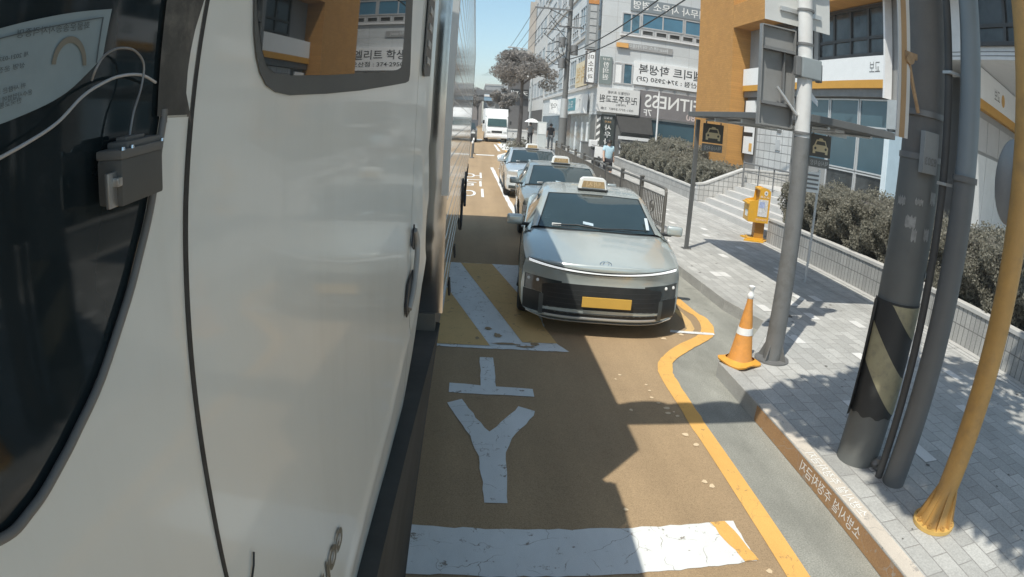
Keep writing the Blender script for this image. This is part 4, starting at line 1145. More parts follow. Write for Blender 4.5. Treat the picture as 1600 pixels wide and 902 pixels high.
m = MB().tube([(OX, OY, 4.75), (OX - .6, OY + .02, 4.82), (OX - 3.6, OY + .02, 4.86)], [.06, .05, .04], 12)
ARM = build("mast_arm", m, M_op, T, smooth=50)
build("shadow_bar", MB().box(OX - 3.65, OX - 1.95, OY - .16, OY + .17, 4.66, 4.78, .02), M_steel, ARM)  # unseen bar added on the arm to widen its shadow on the road
for i, (dx, w, h) in enumerate(((-2.2, .36, .26), (-2.62, .40, .30), (-2.95, .34, .26), (-3.3, .46, .34))):
    b = MB().lathe([(.001, -.12), (w * .5, -.10), (w * .58, .0), (w * .5, .10), (.001, .14)], (OX + dx - .1, OY - .02, 4.86 + .03 * (i % 2)), 'Y', 20)
    build("shadow_blob", b, M_black, ARM, smooth=40)  # unseen blobs, shaped to give the arm's shadow a bumpy edge
m = MB().lathe([(.001, -.012), (.16, -.012), (.175, .0), (.16, .012), (.001, .03)], (OX + .01, OY + .10, 2.30), 'X', 28)
m.v = [(x * 1 + 0, OY + .10 + (y - OY - .10) * .9, 2.30 + (z - 2.30) * 1.45) for x, y, z in m.v]
build("oval_mirror_back", m, mat("mirror_grey", (.34, .34, .34), .35, .4, var=.1), T, smooth=50)
# taxi shelter
T = thing("taxi_shelter", "flat roofed grey steel taxi shelter on slim posts over the sidewalk", "shelter", (4.5, 8.65, .15))
M_sh = mat("shelter_grey", (.13, .13, .128), .5, .3, var=.08, dirt=(.15, .15, .145))
for (x, y) in ((3.99, 10.82), (3.99, 6.75)):
    m = MB(); m.box(x - .035, x + .035, y - .035, y + .035, .15, 2.56, .006)
    p = build("post", m, M_sh, T)
    build("base_plate", MB().box(x - .08, x + .08, y - .08, y + .08, .148, .162), M_sh, p)
for (x, y) in ((5.05, 10.82), (5.05, 6.75)):
    pass
m = MB(); m.box(3.84, 5.16, 6.40, 10.90, 2.60, 2.67, .004)
RF = build("roof_panel", m, mat("roof_dark", (.10, .10, .10), .5, .2, var=.1), T)
m = MB(); m.box(3.82, 3.88, 6.38, 10.92, 2.60, 2.69, .006); m.box(5.12, 5.18, 6.38, 10.92, 2.60, 2.69, .006); m.box(3.88, 5.12, 6.38, 6.44, 2.60, 2.69, .006); m.box(3.88, 5.12, 10.86, 10.92, 2.60, 2.69, .006)
build("roof_frame", m, M_sh, RF)
m = MB()
for y in (7.5, 8.65, 9.75): m.box(3.9, 5.1, y - .03, y + .03, 2.53, 2.595)
m.tube([(4.15, 6.5, 2.57), (4.15, 10.8, 2.57)], .02, 8); m.tube([(4.85, 6.5, 2.57), (4.85, 10.8, 2.57)], .02, 8)
build("roof_beam", m, M_galv, RF)
build("lamp_strip", MB().box(4.45, 4.6, 6.8, 8.2, 2.56, 2.598), M_alu, RF)
def taxi_sign(x, y, z, s, rest, label):
    P = thing("taxi_stand_sign", label, "sign", (x, y, z), 0, "taxi pictogram signs")
    M_brown = mat("sign_brown", (.085, .078, .068), .5, var=.1); M_cream = mat("sign_cream", (.66, .56, .36), .55, var=.05)
    build("board", MB().box(x - .21 * s, x + .21 * s, y - .012, y + .012, z, z + .36 * s, .004), M_brown, P)
    # front view of a car cut from sheet
    prof = [(-.15, .05), (-.15, .0), (-.10, .0), (-.10, .035), (.10, .035), (.10, .0), (.15, .0), (.15, .05), (.155, .11), (.125, .14), (.09, .225), (.045, .23), (.03, .255), (-.03, .255), (-.045, .23), (-.09, .225), (-.125, .14), (-.155, .11)]
    c = build("taxi_symbol", MB().prism([(x + a * s, y - .0135, z + .05 * s + b * s) for a, b in prof], (0, -.003, 0)), M_cream, P)
    w = MB().prism([(x + a * s, y - .0175, z + .05 * s + b * s) for a, b in [(-.10, .145), (.10, .145), (.075, .205), (-.075, .205)]], (0, -.001, 0))
    for q in (-1, 1): w.lathe([(.001, 0), (.022 * s, 0), (.022 * s, .001), (.001, .001)], (x + q * .105 * s, y - .0185, z + .05 * s + .085 * s), 'Y', 14)
    build("symbol_detail", w, M_brown, c)
    b2 = build("name_board", MB().box(x - .21 * s, x + .21 * s, y - .012, y + .012, z - .17 * s, z - .025 * s, .004), mat("sign_grey", (.16, .16, .155), .5, var=.1), P)
    build("lettering", text_mb("택시승차장", .085 * s, (x, y - .0135, z - .098 * s), (1, 0, 0), (0, 0, 1), width=.36 * s, lift=.0), mat("letter_grey", (.55, .55, .54), .6, var=.05), b2)
    for q in (-.15, .15): build("hanger", MB().box(x + (q - .01) * s, x + (q + .01) * s, y - .01, y + .01, z + .36 * s, rest), M_sh, P)
taxi_sign(4.30, 10.80, 2.16, .98, 2.55, "taxi pictogram sign hanging by the far shelter post, in front of the ochre wall")
taxi_sign(4.97, 8.0, 2.20, .92, 2.60, "taxi pictogram sign hanging behind the sign pole, in front of the blue shop window")
m = MB().box(5.09, 5.4, 8.6, 8.62, 1.62, 1.95)
T2 = thing("route_notice", "small pale notice board with dark print rows under the rear taxi sign", "notice", (5.25, 8.6, .15))
build("board", m, M_signwhite, T2)
for k in range(4): build("print_row", MB().box(5.12, 5.37, 8.592, 8.5985, 1.67 + k * .07, 1.70 + k * .07), mat("print_grey", (.2, .2, .2), .6), T2)
build("leg", MB().box(5.37, 5.40, 8.61, 8.64, .15, 2.0), M_alu, T2)

# orange newspaper / leaflet box
bx, by = 6.22, 12.42
T = thing("leaflet_box", "orange free standing leaflet box with open shelf, posters and spread foot beside the stairs", "leaflet box", (bx, by, .15))
M_lb = mat("leaflet_orange", (.66, .35, .03), .4, var=.05, dirt=(.5, .3, .08), dscale=6)
M_lbd = mat("leaflet_orange_dark", (.40, .20, .03), .5, var=.1)
Mz = Matrix.Rotation(R(-12), 3, 'Z')
def lp(a, b, c): v = Mz @ Vector((a * 1.12, b * 1.3, 0)); return (bx + v.x, by + v.y, .15 + c)
def lbox(x0, x1, y0, y1, z0, z1, bev=0):
    return MB().obox(lp((x0 + x1) / 2, (y0 + y1) / 2, (z0 + z1) / 2), ((x1 - x0) * 1.12, (y1 - y0) * 1.3, z1 - z0), Mz, bev)
m = MB()
prof = [(-.30, .42), (.12, .42), (.12, 1.12), (.06, 1.17), (-.02, 1.19), (-.10, 1.17), (-.12, .92), (-.30, .86)]
for s0, s1 in ((-.20, -.185), (.185, .20)):
    m.prism([lp(a + .05, s0, c) for a, c in prof], Mz @ Vector((0, (s1 - s0) * 1.3, 0)))
m.add(*(lambda q: (q.v, q.f))(lbox(-.25, .17, -.185, .185, .42, .86, .01)))
m.add(*(lambda q: (q.v, q.f))(lbox(.10, .17, -.185, .185, .86, 1.12, .01)))
m.add(*(lambda q: (q.v, q.f))(lbox(-.07, .14, -.185, .185, 1.12, 1.165, .015)))
m.add(*(lambda q: (q.v, q.f))(lbox(-.30, -.05, -.19, .19, .80, .835, .005)))
BD = build("body", m, M_lb, T, smooth=30)
build("shelf_recess", lbox(-.02, .10, -.183, .183, .865, 1.11), M_lbd, BD)
build("leg", lbox(-.06, .14, -.10, .10, .06, .42, .01), M_lbd, T)
m = MB(); m.prism([lp(a, b, .0) for a, b in ((-.30, -.24), (.10, -.28), (.28, .0), (.10, .24), (-.26, .20), (-.16, 0))], (0, 0, .035)); m.prism([lp(a, b, .035) for a, b in ((-.22, -.18), (.1, -.2), (.2, 0), (.1, .18), (-.18, .14))], (0, 0, .03))
build("foot", m, M_lb, T)
yv = Mz @ Vector((1, 0, 0))
ps = build("poster", lbox(-.07, .13, -.206, -.202, .56, .93), mat("poster_pale", (.58, .58, .58), .5, var=.3, vs=22), BD)
build("poster_picture", lbox(-.05, .06, -.2085, -.2065, .75, .88), mat("poster_blue", (.36, .42, .62), .5, var=.35, vs=30), ps)
build("lettering", text_mb("교차로", .05, lp(.05, -.2075, .99), yv, (0, 0, 1), width=.22), M_letter_w, BD)
build("lettering", text_mb("무료신문", .05, lp(.02, -.2075, .49), yv, (0, 0, 1), width=.26), mat("letter_pink", (.75, .6, .55), .6, var=.05), BD)
em = MB().lathe([(.035, 0), (.05, 0), (.05, .002), (.035, .002)], lp(.07, -.2065, 1.075), 'Y', 20)
em.lathe([(.001, 0), (.018, 0), (.018, .002), (.001, .002)], lp(.07, -.2065, 1.075), 'Y', 14)
build("emblem", em, M_letter_w, BD)
build("sticker", lbox(-.254, -.251, -.12, .06, .52, .66), M_letter_w, BD)

# planters and hedges
M_ptile = mat_tiles("planter_tiles", (.38, .375, .36), (.15, .15, .145), .10, .26, "YZ", .008, .12, .7, offset=0, stain=(.28, .275, .265))
M_cap = mat("planter_cap", (.50, .49, .47), .8, var=.1, dirt=(.36, .35, .33))
M_soil = mat("soil", (.09, .075, .06), .95, var=.3)
def planter(name, label, x0, x1, y0, y1, ztop, zg):
    T = thing(name, label, "planter", ((x0 + x1) / 2, (y0 + y1) / 2, zg(y0)))
    m = MB()
    def slab(xa, xb, ya, yb, top, bot):
        vs = []
        for y in (ya, yb):
            for x in (xa, xb): vs += [(x, y, zg(y) + bot), (x, y, zg(y) + top)]
        m.add(vs, [(0, 1, 3, 2), (4, 6, 7, 5), (0, 4, 5, 1), (2, 3, 7, 6), (1, 5, 7, 3), (0, 2, 6, 4)])
    slab(x0, x0 + .14, y0, y1, ztop, -.1); slab(x1 - .14, x1, y0, y1, ztop, -.1); slab(x0 + .14, x1 - .14, y0, y0 + .14, ztop, -.1); slab(x0 + .14, x1 - .14, y1 - .14, y1, ztop, -.1)
    build("wall", m, M_ptile, T)
    m = MB(); slab(x0 - .02, x0 + .16, y0, y1, ztop + .05, ztop + .001); slab(x0 + .16, x1, y0, y0 + .16, ztop + .05, ztop + .001)
    build("coping", m, M_cap, T)
    m = MB(); slab(x0 + .15, x1 - .15, y0 + .15, y1 - .15, ztop - .06, ztop - .2)
    build("soil", m, M_soil, T)
    m = MB(); slab(x0 - .12, x0 - .001, y0, y1, .012, -.05)
    build("footing", m, M_conc, T)
sw = lambda y: gz(y) + .15
planter("planter", "low tiled planter wall under the hedge beside the utility pole and leaflet box", 6.38, 8.6, 3.2, 12.15, .50, sw)
planter("planter", "far tiled planter wall beyond the stairs, along the walking woman's path", 7.05, 8.9, 18.35, 31, .42, sw)

M_hedge = mat_leaf("hedge_leaves", (.345, .33, .275), (.195, .188, .152))
M_hcore = mat("hedge_core", (.12, .112, .105), .95, var=.3)
def leaf_cloud(n, sampler, size, rng, up=.0):
    """n small bent leaf faces"""
    P = np.array([tuple(sampler()) for _ in range(n)])
    a = rng.normal(size=(n, 3)); a[:, 2] += up; a /= np.linalg.norm(a, axis=1, keepdims=True)
    b = np.cross(a, rng.normal(size=(n, 3))); b /= np.linalg.norm(b, axis=1, keepdims=True) + 1e-9
    c = np.cross(a, b); s = size * rng.uniform(.55, 1.35, size=(n, 1))
    V = np.stack([P - a * s, P + b * s * .5 + c * s * .15, P + a * s, P - b * s * .5 + c * s * .15], 1)
    return V.reshape(-1, 3)
def hedge(label, x0, x1, y0, y1, zb, zt, n, size, seed):
    rng = np.random.default_rng(seed)
    T = thing("hedge", label, "hedge", ((x0 + x1) / 2, (y0 + y1) / 2, zb(y0)))
    ph = rng.uniform(0, 6, 6)
    def surf(y): return .10 * math.sin(y * 1.9 + ph[0]) + .07 * math.sin(y * 4.3 + ph[1]) + .05 * math.sin(y * 8.1 + ph[2])
    def sample():
        y = rng.uniform(y0, y1); o = surf(y)
        u = rng.uniform()
        H_ = zt + .8 * o
        if u < .5:
            z = rng.uniform(0, 1) ** .8 * H_; bulge = .16 * math.sin(math.pi * min(1, z / H_)) + .08 * math.sin(y * 5 + z * 7 + ph[3]) + .05 * math.sin(y * 11 - z * 13 + ph[4])
            x = x0 - bulge + abs(rng.normal()) * .10
        elif u < .85:
            x = rng.uniform(x0, x1); z = H_ + .06 * math.sin(x * 6 + y * 3) + .05 * math.sin(x * 13 + y * 9) + rng.normal() * .05 - .12 * ((x - x0) < .15)
        else:
            e = y0 if rng.uniform() < .6 else y1
            y = e + rng.normal() * .06; x = rng.uniform(x0, x1); z = rng.uniform(0, 1) * H_
        return (x, y, zb(y) + z)
    build_faces("foliage", leaf_cloud(n, sample, size, rng, .3), 4, M_hedge, T)
    m = MB(); rows = []
    for y in np.linspace(y0 + .1, y1 - .1, 40):
        o = .8 * surf(y) + zt
        rows.append([(x0 + .12, y, zb(y)), (x0 + .0, y, zb(y) + o * .5), (x0 + .10, y, zb(y) + o - .10), ((x0 + x1) / 2, y, zb(y) + o - .04), (x1 - .1, y, zb(y) + o - .10), (x1 - .1, y, zb(y))])
    m.grid(rows); m.poly(rows[0]); m.poly(rows[-1])
    build("branches", m, M_hcore, T, smooth=60)
hedge("long trimmed grey hedge in the near planter behind the leaflet box", 6.66, 8.4, 3.4, 12.0, lambda y: .55, .95, 95000, .026, 1)
hedge("far grey hedge beyond the stairs in front of the ochre wall", 7.35, 8.8, 18.5, 30.6, lambda y: gz(y) + .50, .78, 42000, .042, 2)
hedge("loose grey shrub bed higher up behind the far hedge", 9.0, 10.5, 23.5, 31.5, lambda y: gz(y) + .9, .78, 9000, .06, 3)

# stairs
T = thing("entrance_stairs", "broad pale stone stairs with tiled cheek wall and steel handrail up to the bank", "stairs", (7.6, 15.5, .15))
M_step = mat("step_stone", (.50, .49, .47), .75, var=.08, dirt=(.38, .37, .35), dscale=2)
for k in range(6):
    m = MB(); m.box(6.7 + k * .31, 9.6, 12.9, 17.82, .10 if k == 0 else .15 + k * .15 - .001, .15 + (k + 1) * .15, .008)
    st = build("step", m, M_step, T)
    build("nosing", MB().box(6.715 + k * .31, 6.755 + k * .31, 12.95, 17.78, .15 + (k + 1) * .15, .153 + (k + 1) * .15), mat("nosing_grey", (.2, .2, .2), .7), st)
m = MB().prism([(6.75, 17.83, .1), (6.75, 17.83, .80), (7.0, 17.83, .84), (8.3, 17.83, 1.42), (10.0, 17.83, 1.46), (10.0, 17.83, .1)], (0, .2, 0))
CK = build("cheek_wall", m, mat_tiles("cheek_tiles", (.52, .51, .49), (.2, .2, .19), .16, .17, "XZ", .01, .08, .6, offset=0), T)
m = MB().prism([(6.73, 17.81, .801), (7.0, 17.81, .842), (8.3, 17.81, 1.422), (10.0, 17.81, 1.462), (10.0, 17.81, 1.51), (8.28, 17.81, 1.47), (6.98, 17.81, .89), (6.73, 17.81, .85)], (0, .24, 0))
build("coping", m, M_cap, CK)
m = MB()
m.tube([(8.15, 17.6, .85), (8.15, 17.6, 1.72)], .03, 8); m.tube([(8.2, 15.6, 1.0), (8.2, 15.6, 1.65)], .022, 8); m.tube([(8.2, 14.6, 1.0), (8.2, 14.6, 1.65)], .022, 8); m.tube([(8.2, 16.6, 1.0), (8.2, 16.6, 1.65)], .022, 8)
m.tube([(8.15, 17.6, 1.66), (8.2, 14.4, 1.66)], .024, 8); m.tube([(8.15, 17.6, 1.40), (8.2, 14.4, 1.40)], .016, 8)
build("handrail", m, M_steel, T, smooth=50)

# street fence: two-metre sections
M_fence = mat("fence_brown_grey", (.155, .145, .13), .5, .3, var=.1)
def fence_section(y, label):
    z = gz(y) + .15
    T = thing("fence_section", label, "fence", (0, 0, 0), 0, "railings along the taxi bay")
    fr = MB(); x = 0
    p = hermite([(0, .0, .0), (0, .0, .78), (0, .03, .88), (0, .12, .93), (0, 1.0, .94), (0, 1.82, .93), (0, 1.91, .88), (0, 1.94, .78), (0, 1.94, 0)], 4)
    fr.tube(p, .032, 8); fr.tube([(0, .0, .76), (0, 1.94, .76)], .018, 6); fr.tube([(0, 0, .12), (0, 1.94, .12)], .018, 6)
    build("frame", fr, M_fence, T, smooth=60, local=True)
    b = MB()
    for k in range(14): b.box(-.012, .012, .11 + k * .132 - .012, .11 + k * .132 + .012, .12, .76)
    build("bars", b, M_fence, T, local=True)
    pn = MB(); pn.tube([(0, .97 + .13 * math.cos(a), .44 + .13 * math.sin(a)) for a in np.linspace(0, 2 * math.pi, 17)], .014, 6); pn.box(-.01, .01, .85, 1.09, .40, .48)
    build("medallion", pn, M_fence, T, smooth=60, local=True)
    return T
FS = fence_section(12, "brown grey street railing section, one of the line behind the taxis")
for k in range(9):
    y = 12.35 + k * 2.02
    o = FS if k == 0 else copy_tree(FS)
    o.location = (3.98, y, gz(y) + .148)
    o.rotation_euler = (math.atan(.018) if y > 17.5 else 0, 0, 0)
    o["label"] = "brown grey street railing section, number %s along the taxi bay from its rounded near end" % ["one", "two", "three", "four", "five", "six", "seven", "eight", "nine"][k]
    if k == 0: o["label"] = "brown grey railing section whose rounded end stands by the first taxi's mirror"
PS = thing("fence_post", "dark square railing post between two sections behind the taxis", "post", (0, 0, 0), 0, "posts of the railing")
build("shaft", MB().box(-.045, .045, -.045, .045, 0, 1.0, .01), mat("post_dark", (.06, .058, .055), .5, var=.1), PS, local=True)
build("cap", MB().box(-.052, .052, -.052, .052, 1.0, 1.03, .008), M_fence, PS, local=True)
for k in range(1, 10):
    o = PS if k == 1 else copy_tree(PS)
    y = 12.35 + k * 2.02 - .04
    o["label"] = "dark square railing post, number %s counted from the railing's rounded end" % ["", "one", "two", "three", "four", "five", "six", "seven", "eight", "nine"][k]
    o.location = (3.98, y, gz(y) + .148)

# ================================================================== PEOPLE
def skin_mb(verts, edges, radii, root=0, sub=1):
    me = bpy.data.meshes.new("s"); me.from_pydata(verts, edges, [])
    ob = bpy.data.objects.new("s", me); COL.objects.link(ob)
    md = ob.modifiers.new("k", 'SKIN')
    for i, sv in enumerate(me.skin_vertices[0].data):
        r = radii[i]; sv.radius = (r, r) if not isinstance(r, tuple) else r
        sv.use_root = (i == root)
    md.use_smooth_shade = True
    ob.modifiers.new("u", 'SUBSURF').levels = sub
    ob.modifiers[-1].render_levels = sub
    dg = bpy.context.evaluated_depsgraph_get()
    m2 = bpy.data.meshes.new_from_object(ob.evaluated_get(dg))
    mb = MB(); mb.v = [tuple(v.co) for v in m2.vertices]; mb.f = [tuple(p.vertices) for p in m2.polygons]
    bpy.data.objects.remove(ob); bpy.data.meshes.remove(me); bpy.data.meshes.remove(m2)
    return mb
M_skin = mat("skin", (.50, .33, .25), .6, var=.05)
M_hair = mat("hair_black", (.02, .018, .017), .5, var=.2)
def person(label, loc, rz, h, shirt, trousers, stride=.12, shorts=False, umbrella=False):
    T = thing("person", label, "person", loc, rz)
    k = h / 1.70; s = stride
    J = {}
    V = [(0, 0, .92), (0, 0, 1.12), (0, .0, 1.34), (0, .01, 1.46), (0, 0, 1.53), (0, -.01, 1.64), (0, 0, 1.70),
         (.10, 0, .88), (.10, -s * .5, .49), (.10, -s * 1.0 + .05, .10), (.10, -s * 1.0 - .08, .03),
         (-.10, 0, .88), (-.10, s * .45, .50), (-.10, s * 1.2, .12), (-.10, s * 1.2 - .10, .04),
         (.17, 0, 1.40), (.22, .06, 1.14), (.23, -.02, .90), (.23, -.05, .80),
         (-.17, 0, 1.40), (-.22, -.05, 1.14), (-.23, -.14, .92), (-.23, -.18, .83)]
    if umbrella: V[16] = (.22, -.10, 1.18); V[17] = (.16, -.26, 1.30); V[18] = (.14, -.28, 1.38)
    E_ = [(0, 1), (1, 2), (2, 3), (3, 4), (4, 5), (5, 6), (0, 7), (7, 8), (8, 9), (9, 10), (0, 11), (11, 12), (12, 13), (13, 14), (2, 15), (15, 16), (16, 17), (17, 18), (2, 19), (19, 20), (20, 21), (21, 22)]
    r = [(.15, .11), (.13, .10), (.15, .11), .06, .055, .095, .06, .09, .062, .042, .04, .09, .062, .042, .04, .06, .045, .036, .03, .06, .045, .036, .03]
    sc = lambda L: [(x * k, y * k, z * k) for x, y, z in L]
    body = skin_mb(sc(V), E_, [tuple(q * k for q in a) if isinstance(a, tuple) else a * k for a in r], 0, 2)
    build("body", body, M_skin, T, smooth=80, local=True)
    sv = [V[i] for i in (0, 1, 2, 3, 15, 16, 19, 20)]; sv[0] = (0, 0, .86)
    sv[5] = tuple(np.array(V[15]) * .35 + np.array(V[16]) * .65); sv[7] = tuple(np.array(V[19]) * .35 + np.array(V[20]) * .65)
    build("shirt", skin_mb(sc(sv), [(0, 1), (1, 2), (2, 3), (2, 4), (4, 5), (2, 6), (6, 7)], [(.19 * k, .135 * k), (.17 * k, .125 * k), (.175 * k, .13 * k), .07 * k, .08 * k, .068 * k, .08 * k, .068 * k], 0, 2), shirt, T, smooth=80, local=True)
    tv = [V[i] for i in (0, 7, 8, 9, 11, 12, 13)]
    if shorts: tv[3] = tuple(np.array(V[8]) * .9 + np.array(V[9]) * .1); tv[6] = tuple(np.array(V[12]) * .9 + np.array(V[13]) * .1)
    build("trousers", skin_mb(sc(tv), [(0, 1), (1, 2), (2, 3), (0, 4), (4, 5), (5, 6)], [(.165 * k, .125 * k), .105 * k, .078 * k, .06 * k, .105 * k, .078 * k, .06 * k], 0, 2), trousers, T, smooth=80, local=True)
    hb = MB(); rows = []
    for a in np.linspace(0, 1, 9):
        zz = math.cos(a * math.pi * .62); rr = math.sin(a * math.pi * .62 + .02)
        rows.append([(.108 * k * rr * math.cos(b), k * (.012 + .122 * rr * math.sin(b) - (.05 * max(0, -math.sin(b)) * a)), k * (1.61 + .125 * zz)) for b in np.linspace(0, 2 * math.pi, 20, endpoint=False)])
    hb.grid(rows, True)
    build("hair", hb, M_hair, T, smooth=80, local=True)
    for i in (9, 13):
        x, y, z = V[i]
        build("shoe", MB().obox((x * k, (y - .06) * k, .045 * k), (.10 * k, .26 * k, .09 * k), None, .035 * k, 3), M_black, T, smooth=60, local=True)
    if umbrella:
        U = thing("umbrella", "open white umbrella held over the far pedestrian", "umbrella", (loc[0] + .14 * k, loc[1] - .28 * k, loc[2] + 1.38 * k))
        ux, uy, uz = U.location
        build("shaft", MB().tube([(ux, uy, uz - .1), (ux - .06, uy + .1, uz + .62)], .012, 6), M_steel, U)
        m = MB(); rows = []
        for q in (0.001, .3, .6, .85, 1.0):
            rows.append([(ux - .06 + .52 * q * math.cos(b), uy + .1 + .52 * q * math.sin(b), uz + .60 - .26 * q * q) for b in np.linspace(0, 2 * math.pi, 17)[:-1]])
        m.grid(rows, True)
        build("canopy", m, M_signwhite, U)
M_sky = mat("shirt_light_blue", (.42, .58, .66), .8, var=.08, vs=12)
M_drk = mat("cloth_dark", (.035, .035, .04), .8, var=.2)
M_gry = mat("cloth_grey", (.22, .22, .22), .8, var=.1)
person("person in a loose light blue shirt and dark shorts walking away along the hedge", (4.86, 22.4, gz(22.4) + .148), 0.15, 1.58, M_sky, M_drk, .16, True)
person("person in dark clothes on the sidewalk beside the far utility pole", (4.75, 39.5, gz(39.5) + .148), 3.1, 1.7, M_drk, M_gry, .18)
person("person under a white umbrella far up the sidewalk", (3.75, 43, gz(43) + .148), 3.2, 1.62, M_gry, M_drk, .1, False, True)

# scooter parked by the corner building
z0 = gz(29) + .15
T = thing("motor_scooter", "dark parked motor scooter with round white wheel trim by the corner building", "scooter", (5.75, 29.2, z0))
for yy in (28.6, 29.85):
    W = build("wheel", MB().lathe([(.16, -.05), (.25, -.05), (.27, 0), (.25, .05), (.16, .05)], (5.75, yy, z0 + .27), 'X', 24), M_rubber, T, smooth=50)
    build("rim", MB().lathe([(.02, -.03), (.17, -.03), (.17, .03), (.02, .03)], (5.75, yy, z0 + .27), 'X', 20), M_galv, W)
m = MB().prism([(5.58, 28.75, z0 + .35), (5.58, 28.62, z0 + .85), (5.58, 28.75, z0 + .95), (5.58, 28.95, z0 + .5), (5.58, 29.3, z0 + .45), (5.58, 29.45, z0 + .8), (5.58, 30.05, z0 + .85), (5.58, 30.1, z0 + .6), (5.58, 29.8, z0 + .4), (5.58, 29.3, z0 + .28)], (.34, 0, 0))
build("body", m, mat("scooter_dark", (.07, .07, .075), .3, var=.1), T)
build("seat", MB().box(5.6, 5.9, 29.4, 30.05, z0 + .84, z0 + .94, .03), M_black, T)
build("handlebar", MB().tube([(5.42, 28.75, z0 + 1.05), (5.75, 28.62, z0 + 1.0), (6.08, 28.75, z0 + 1.05)], .02, 8), M_steel, T)
build("leg_shield", MB().box(5.55, 5.95, 28.58, 28.64, z0 + .45, z0 + .98, .02), M_whitepaint, T)
build("cargo_case", MB().box(5.56, 5.94, 30.0, 30.4, z0 + .9, z0 + 1.25, .03), M_whitepaint, T)
# ================================================================== BUILDINGS ON THE RIGHT
def window(parent, plane, c, a0, a1, z0, z1, cols=2, transom=None, glass=None, frame=None, depth=.05, fw=.05):
    """one window: frame as a part, its panes a sub-part. plane 'X' faces -X at x=c, 'Y' faces -Y at y=c"""
    glass = glass or M_darkwin; frame = frame or M_alu
    m = MB(); g = MB()
    def b(mb, u0, u1, w0, w1, d0, d1):
        if plane == 'X': mb.box(c - d1, c - d0, u0, u1, w0, w1)
        else: mb.box(u0, u1, c - d1, c - d0, w0, w1)
    b(m, a0, a1, z0, z0 + fw, .002, depth); b(m, a0, a1, z1 - fw, z1, .002, depth)
    b(m, a0, a0 + fw, z0 + fw, z1 - fw, .002, depth); b(m, a1 - fw, a1, z0 + fw, z1 - fw, .002, depth)
    for k in range(1, cols):
        u = a0 + (a1 - a0) * k / cols
        b(m, u - fw / 2, u + fw / 2, z0 + fw, z1 - fw, .002, depth * .9)
    if transom:
        zz = z0 + (z1 - z0) * transom
        b(m, a0 + fw, a1 - fw, zz - fw / 2, zz + fw / 2, .002, depth * .85)
    W = build("window", m, frame, parent)
    b(g, a0 + fw * .5, a1 - fw * .5, z0 + fw * .5, z1 - fw * .5, .004, .018)
    build("pane", g, glass, W)
    return W
# --- bank
T = thing("bank_building", "grey bank building with white and orange sign band and dark windows above a blue pillar", "building", (11, 14, .15))
M_bgrey = mat("bank_grey", (.27, .27, .265), .7, var=.06, dirt=(.2, .2, .195), dscale=.6)
m = MB(); m.box(10.0, 24, 11.4, 21.7, .1, 14)
build("wall", m, M_bgrey, T)
m = MB(); m.box(9.25, 24, 3.0, 21.7, 6.68, 7.6)
M_ob = mat_tiles("ochre_bricks", (.47, .245, .072), (.40, .205, .06), .24, .085, "YZ", .006, .07, .85, stain=(.35, .175, .055), bump=.2)
build("upper_band", m, M_ob, T)
m = MB(); m.box(9.95, 24, 3.0, 11.395, 4.98, 6.675)
UB = build("upper_storey", m, mat("siding_white", (.62, .62, .615), .6, var=.05), T)
m = MB(); 
for k in range(2): m.box(9.94, 9.955, 3, 11.39, 5.06 + k * .09, 5.075 + k * .09)
build("siding_line", m, M_steel, UB)
M_dframe = mat("frame_dark", (.055, .055, .055), .5, .2, var=.1)
window(T, 'X', 9.95, 5.2, 9.2, 5.27, 6.62, 4, .33, M_darkwin, M_dframe, .07, .09)
window(T, 'X', 10.0, 12.72, 16.4, 5.17, 6.62, 4, .36, M_darkwin, M_dframe, .07, .09)
window(T, 'X', 10.0, 16.8, 20.2, 5.17, 6.62, 3, .36, M_darkwin, M_dframe, .07, .09)
SB_ = build("sign_band", MB().box(9.72, 9.995, 12.62, 21.65, 4.46, 5.10), M_signwhite, T)
build("sign_stripe", MB().box(9.715, 9.99, 12.60, 21.65, 4.24, 4.458), mat("stripe_orange", (.58, .30, .05), .5, var=.05), SB_)
build("lettering", text_mb("교보", .28, (9.715, 13.02, 4.80), (0, -1, 0), (0, 0, 1), width=.5), M_steel, SB_)
build("lettering", text_mb("www.bank", .11, (9.715, 16.5, 4.85), (0, -1, 0), (0, 0, 1), width=.85), M_steel, SB_) if False else None
sc = MB()
for zz in (4.86, 4.73): sc.tube(hermite([(9.713, 16.8 - k * .1, zz + .03 * math.sin(k * 2.1)) for k in range(9)], 3), .012, 6)
build("lettering", sc, M_steel, SB_)
build("fascia", MB().box(9.80, 9.995, 12.62, 21.65, 4.02, 4.238), M_steel, T)
M_bl = mat("blind_blue", (.055, .105, .135), .12, var=.12, vs=.8, spec=.6)
window(T, 'X', 10.0, 12.65, 14.0, 2.0, 3.98, 1, .62, M_bl, M_alu, .05, .04)
window(T, 'X', 10.0, 14.05, 15.6, 2.0, 3.98, 1, .62, M_bl, M_alu, .05, .04)
window(T, 'X', 10.0, 15.65, 17.0, 2.0, 3.98, 1, .62, M_bl, M_alu, .05, .04)
window(T, 'X', 10.0, 12.65, 14.0, 1.0, 1.97, 1, None, M_darkwin, M_alu, .05, .04)
window(T, 'X', 10.0, 14.05, 15.6, 1.0, 1.97, 1, None, M_darkwin, M_alu, .05, .04)
m = MB(); m.box(9.78, 10.0, 11.62, 12.5, .9, 3.14)
build("pillar", m, mat("pillar_pale_blue", (.40, .50, .56), .5, var=.05), T)
build("pillar_edge", MB().box(9.76, 9.78, 12.30, 12.5, .9, 3.14), mat("pillar_white_blue", (.66, .74, .78), .5, var=.04), T)
build("pillar_head", MB().box(9.80, 10.0, 11.62, 12.5, 3.22, 3.95), M_galv, T)
m = MB(); m.box(9.70, 9.95, 12.52, 12.60, 3.98, 6.67)
build("fin", m, M_whitepaint, T)
m = MB()
for y0 in np.arange(17.1, 20.4, .82): m.box(9.965, 9.995, y0, y0 + .8, 1.0, 4.0)
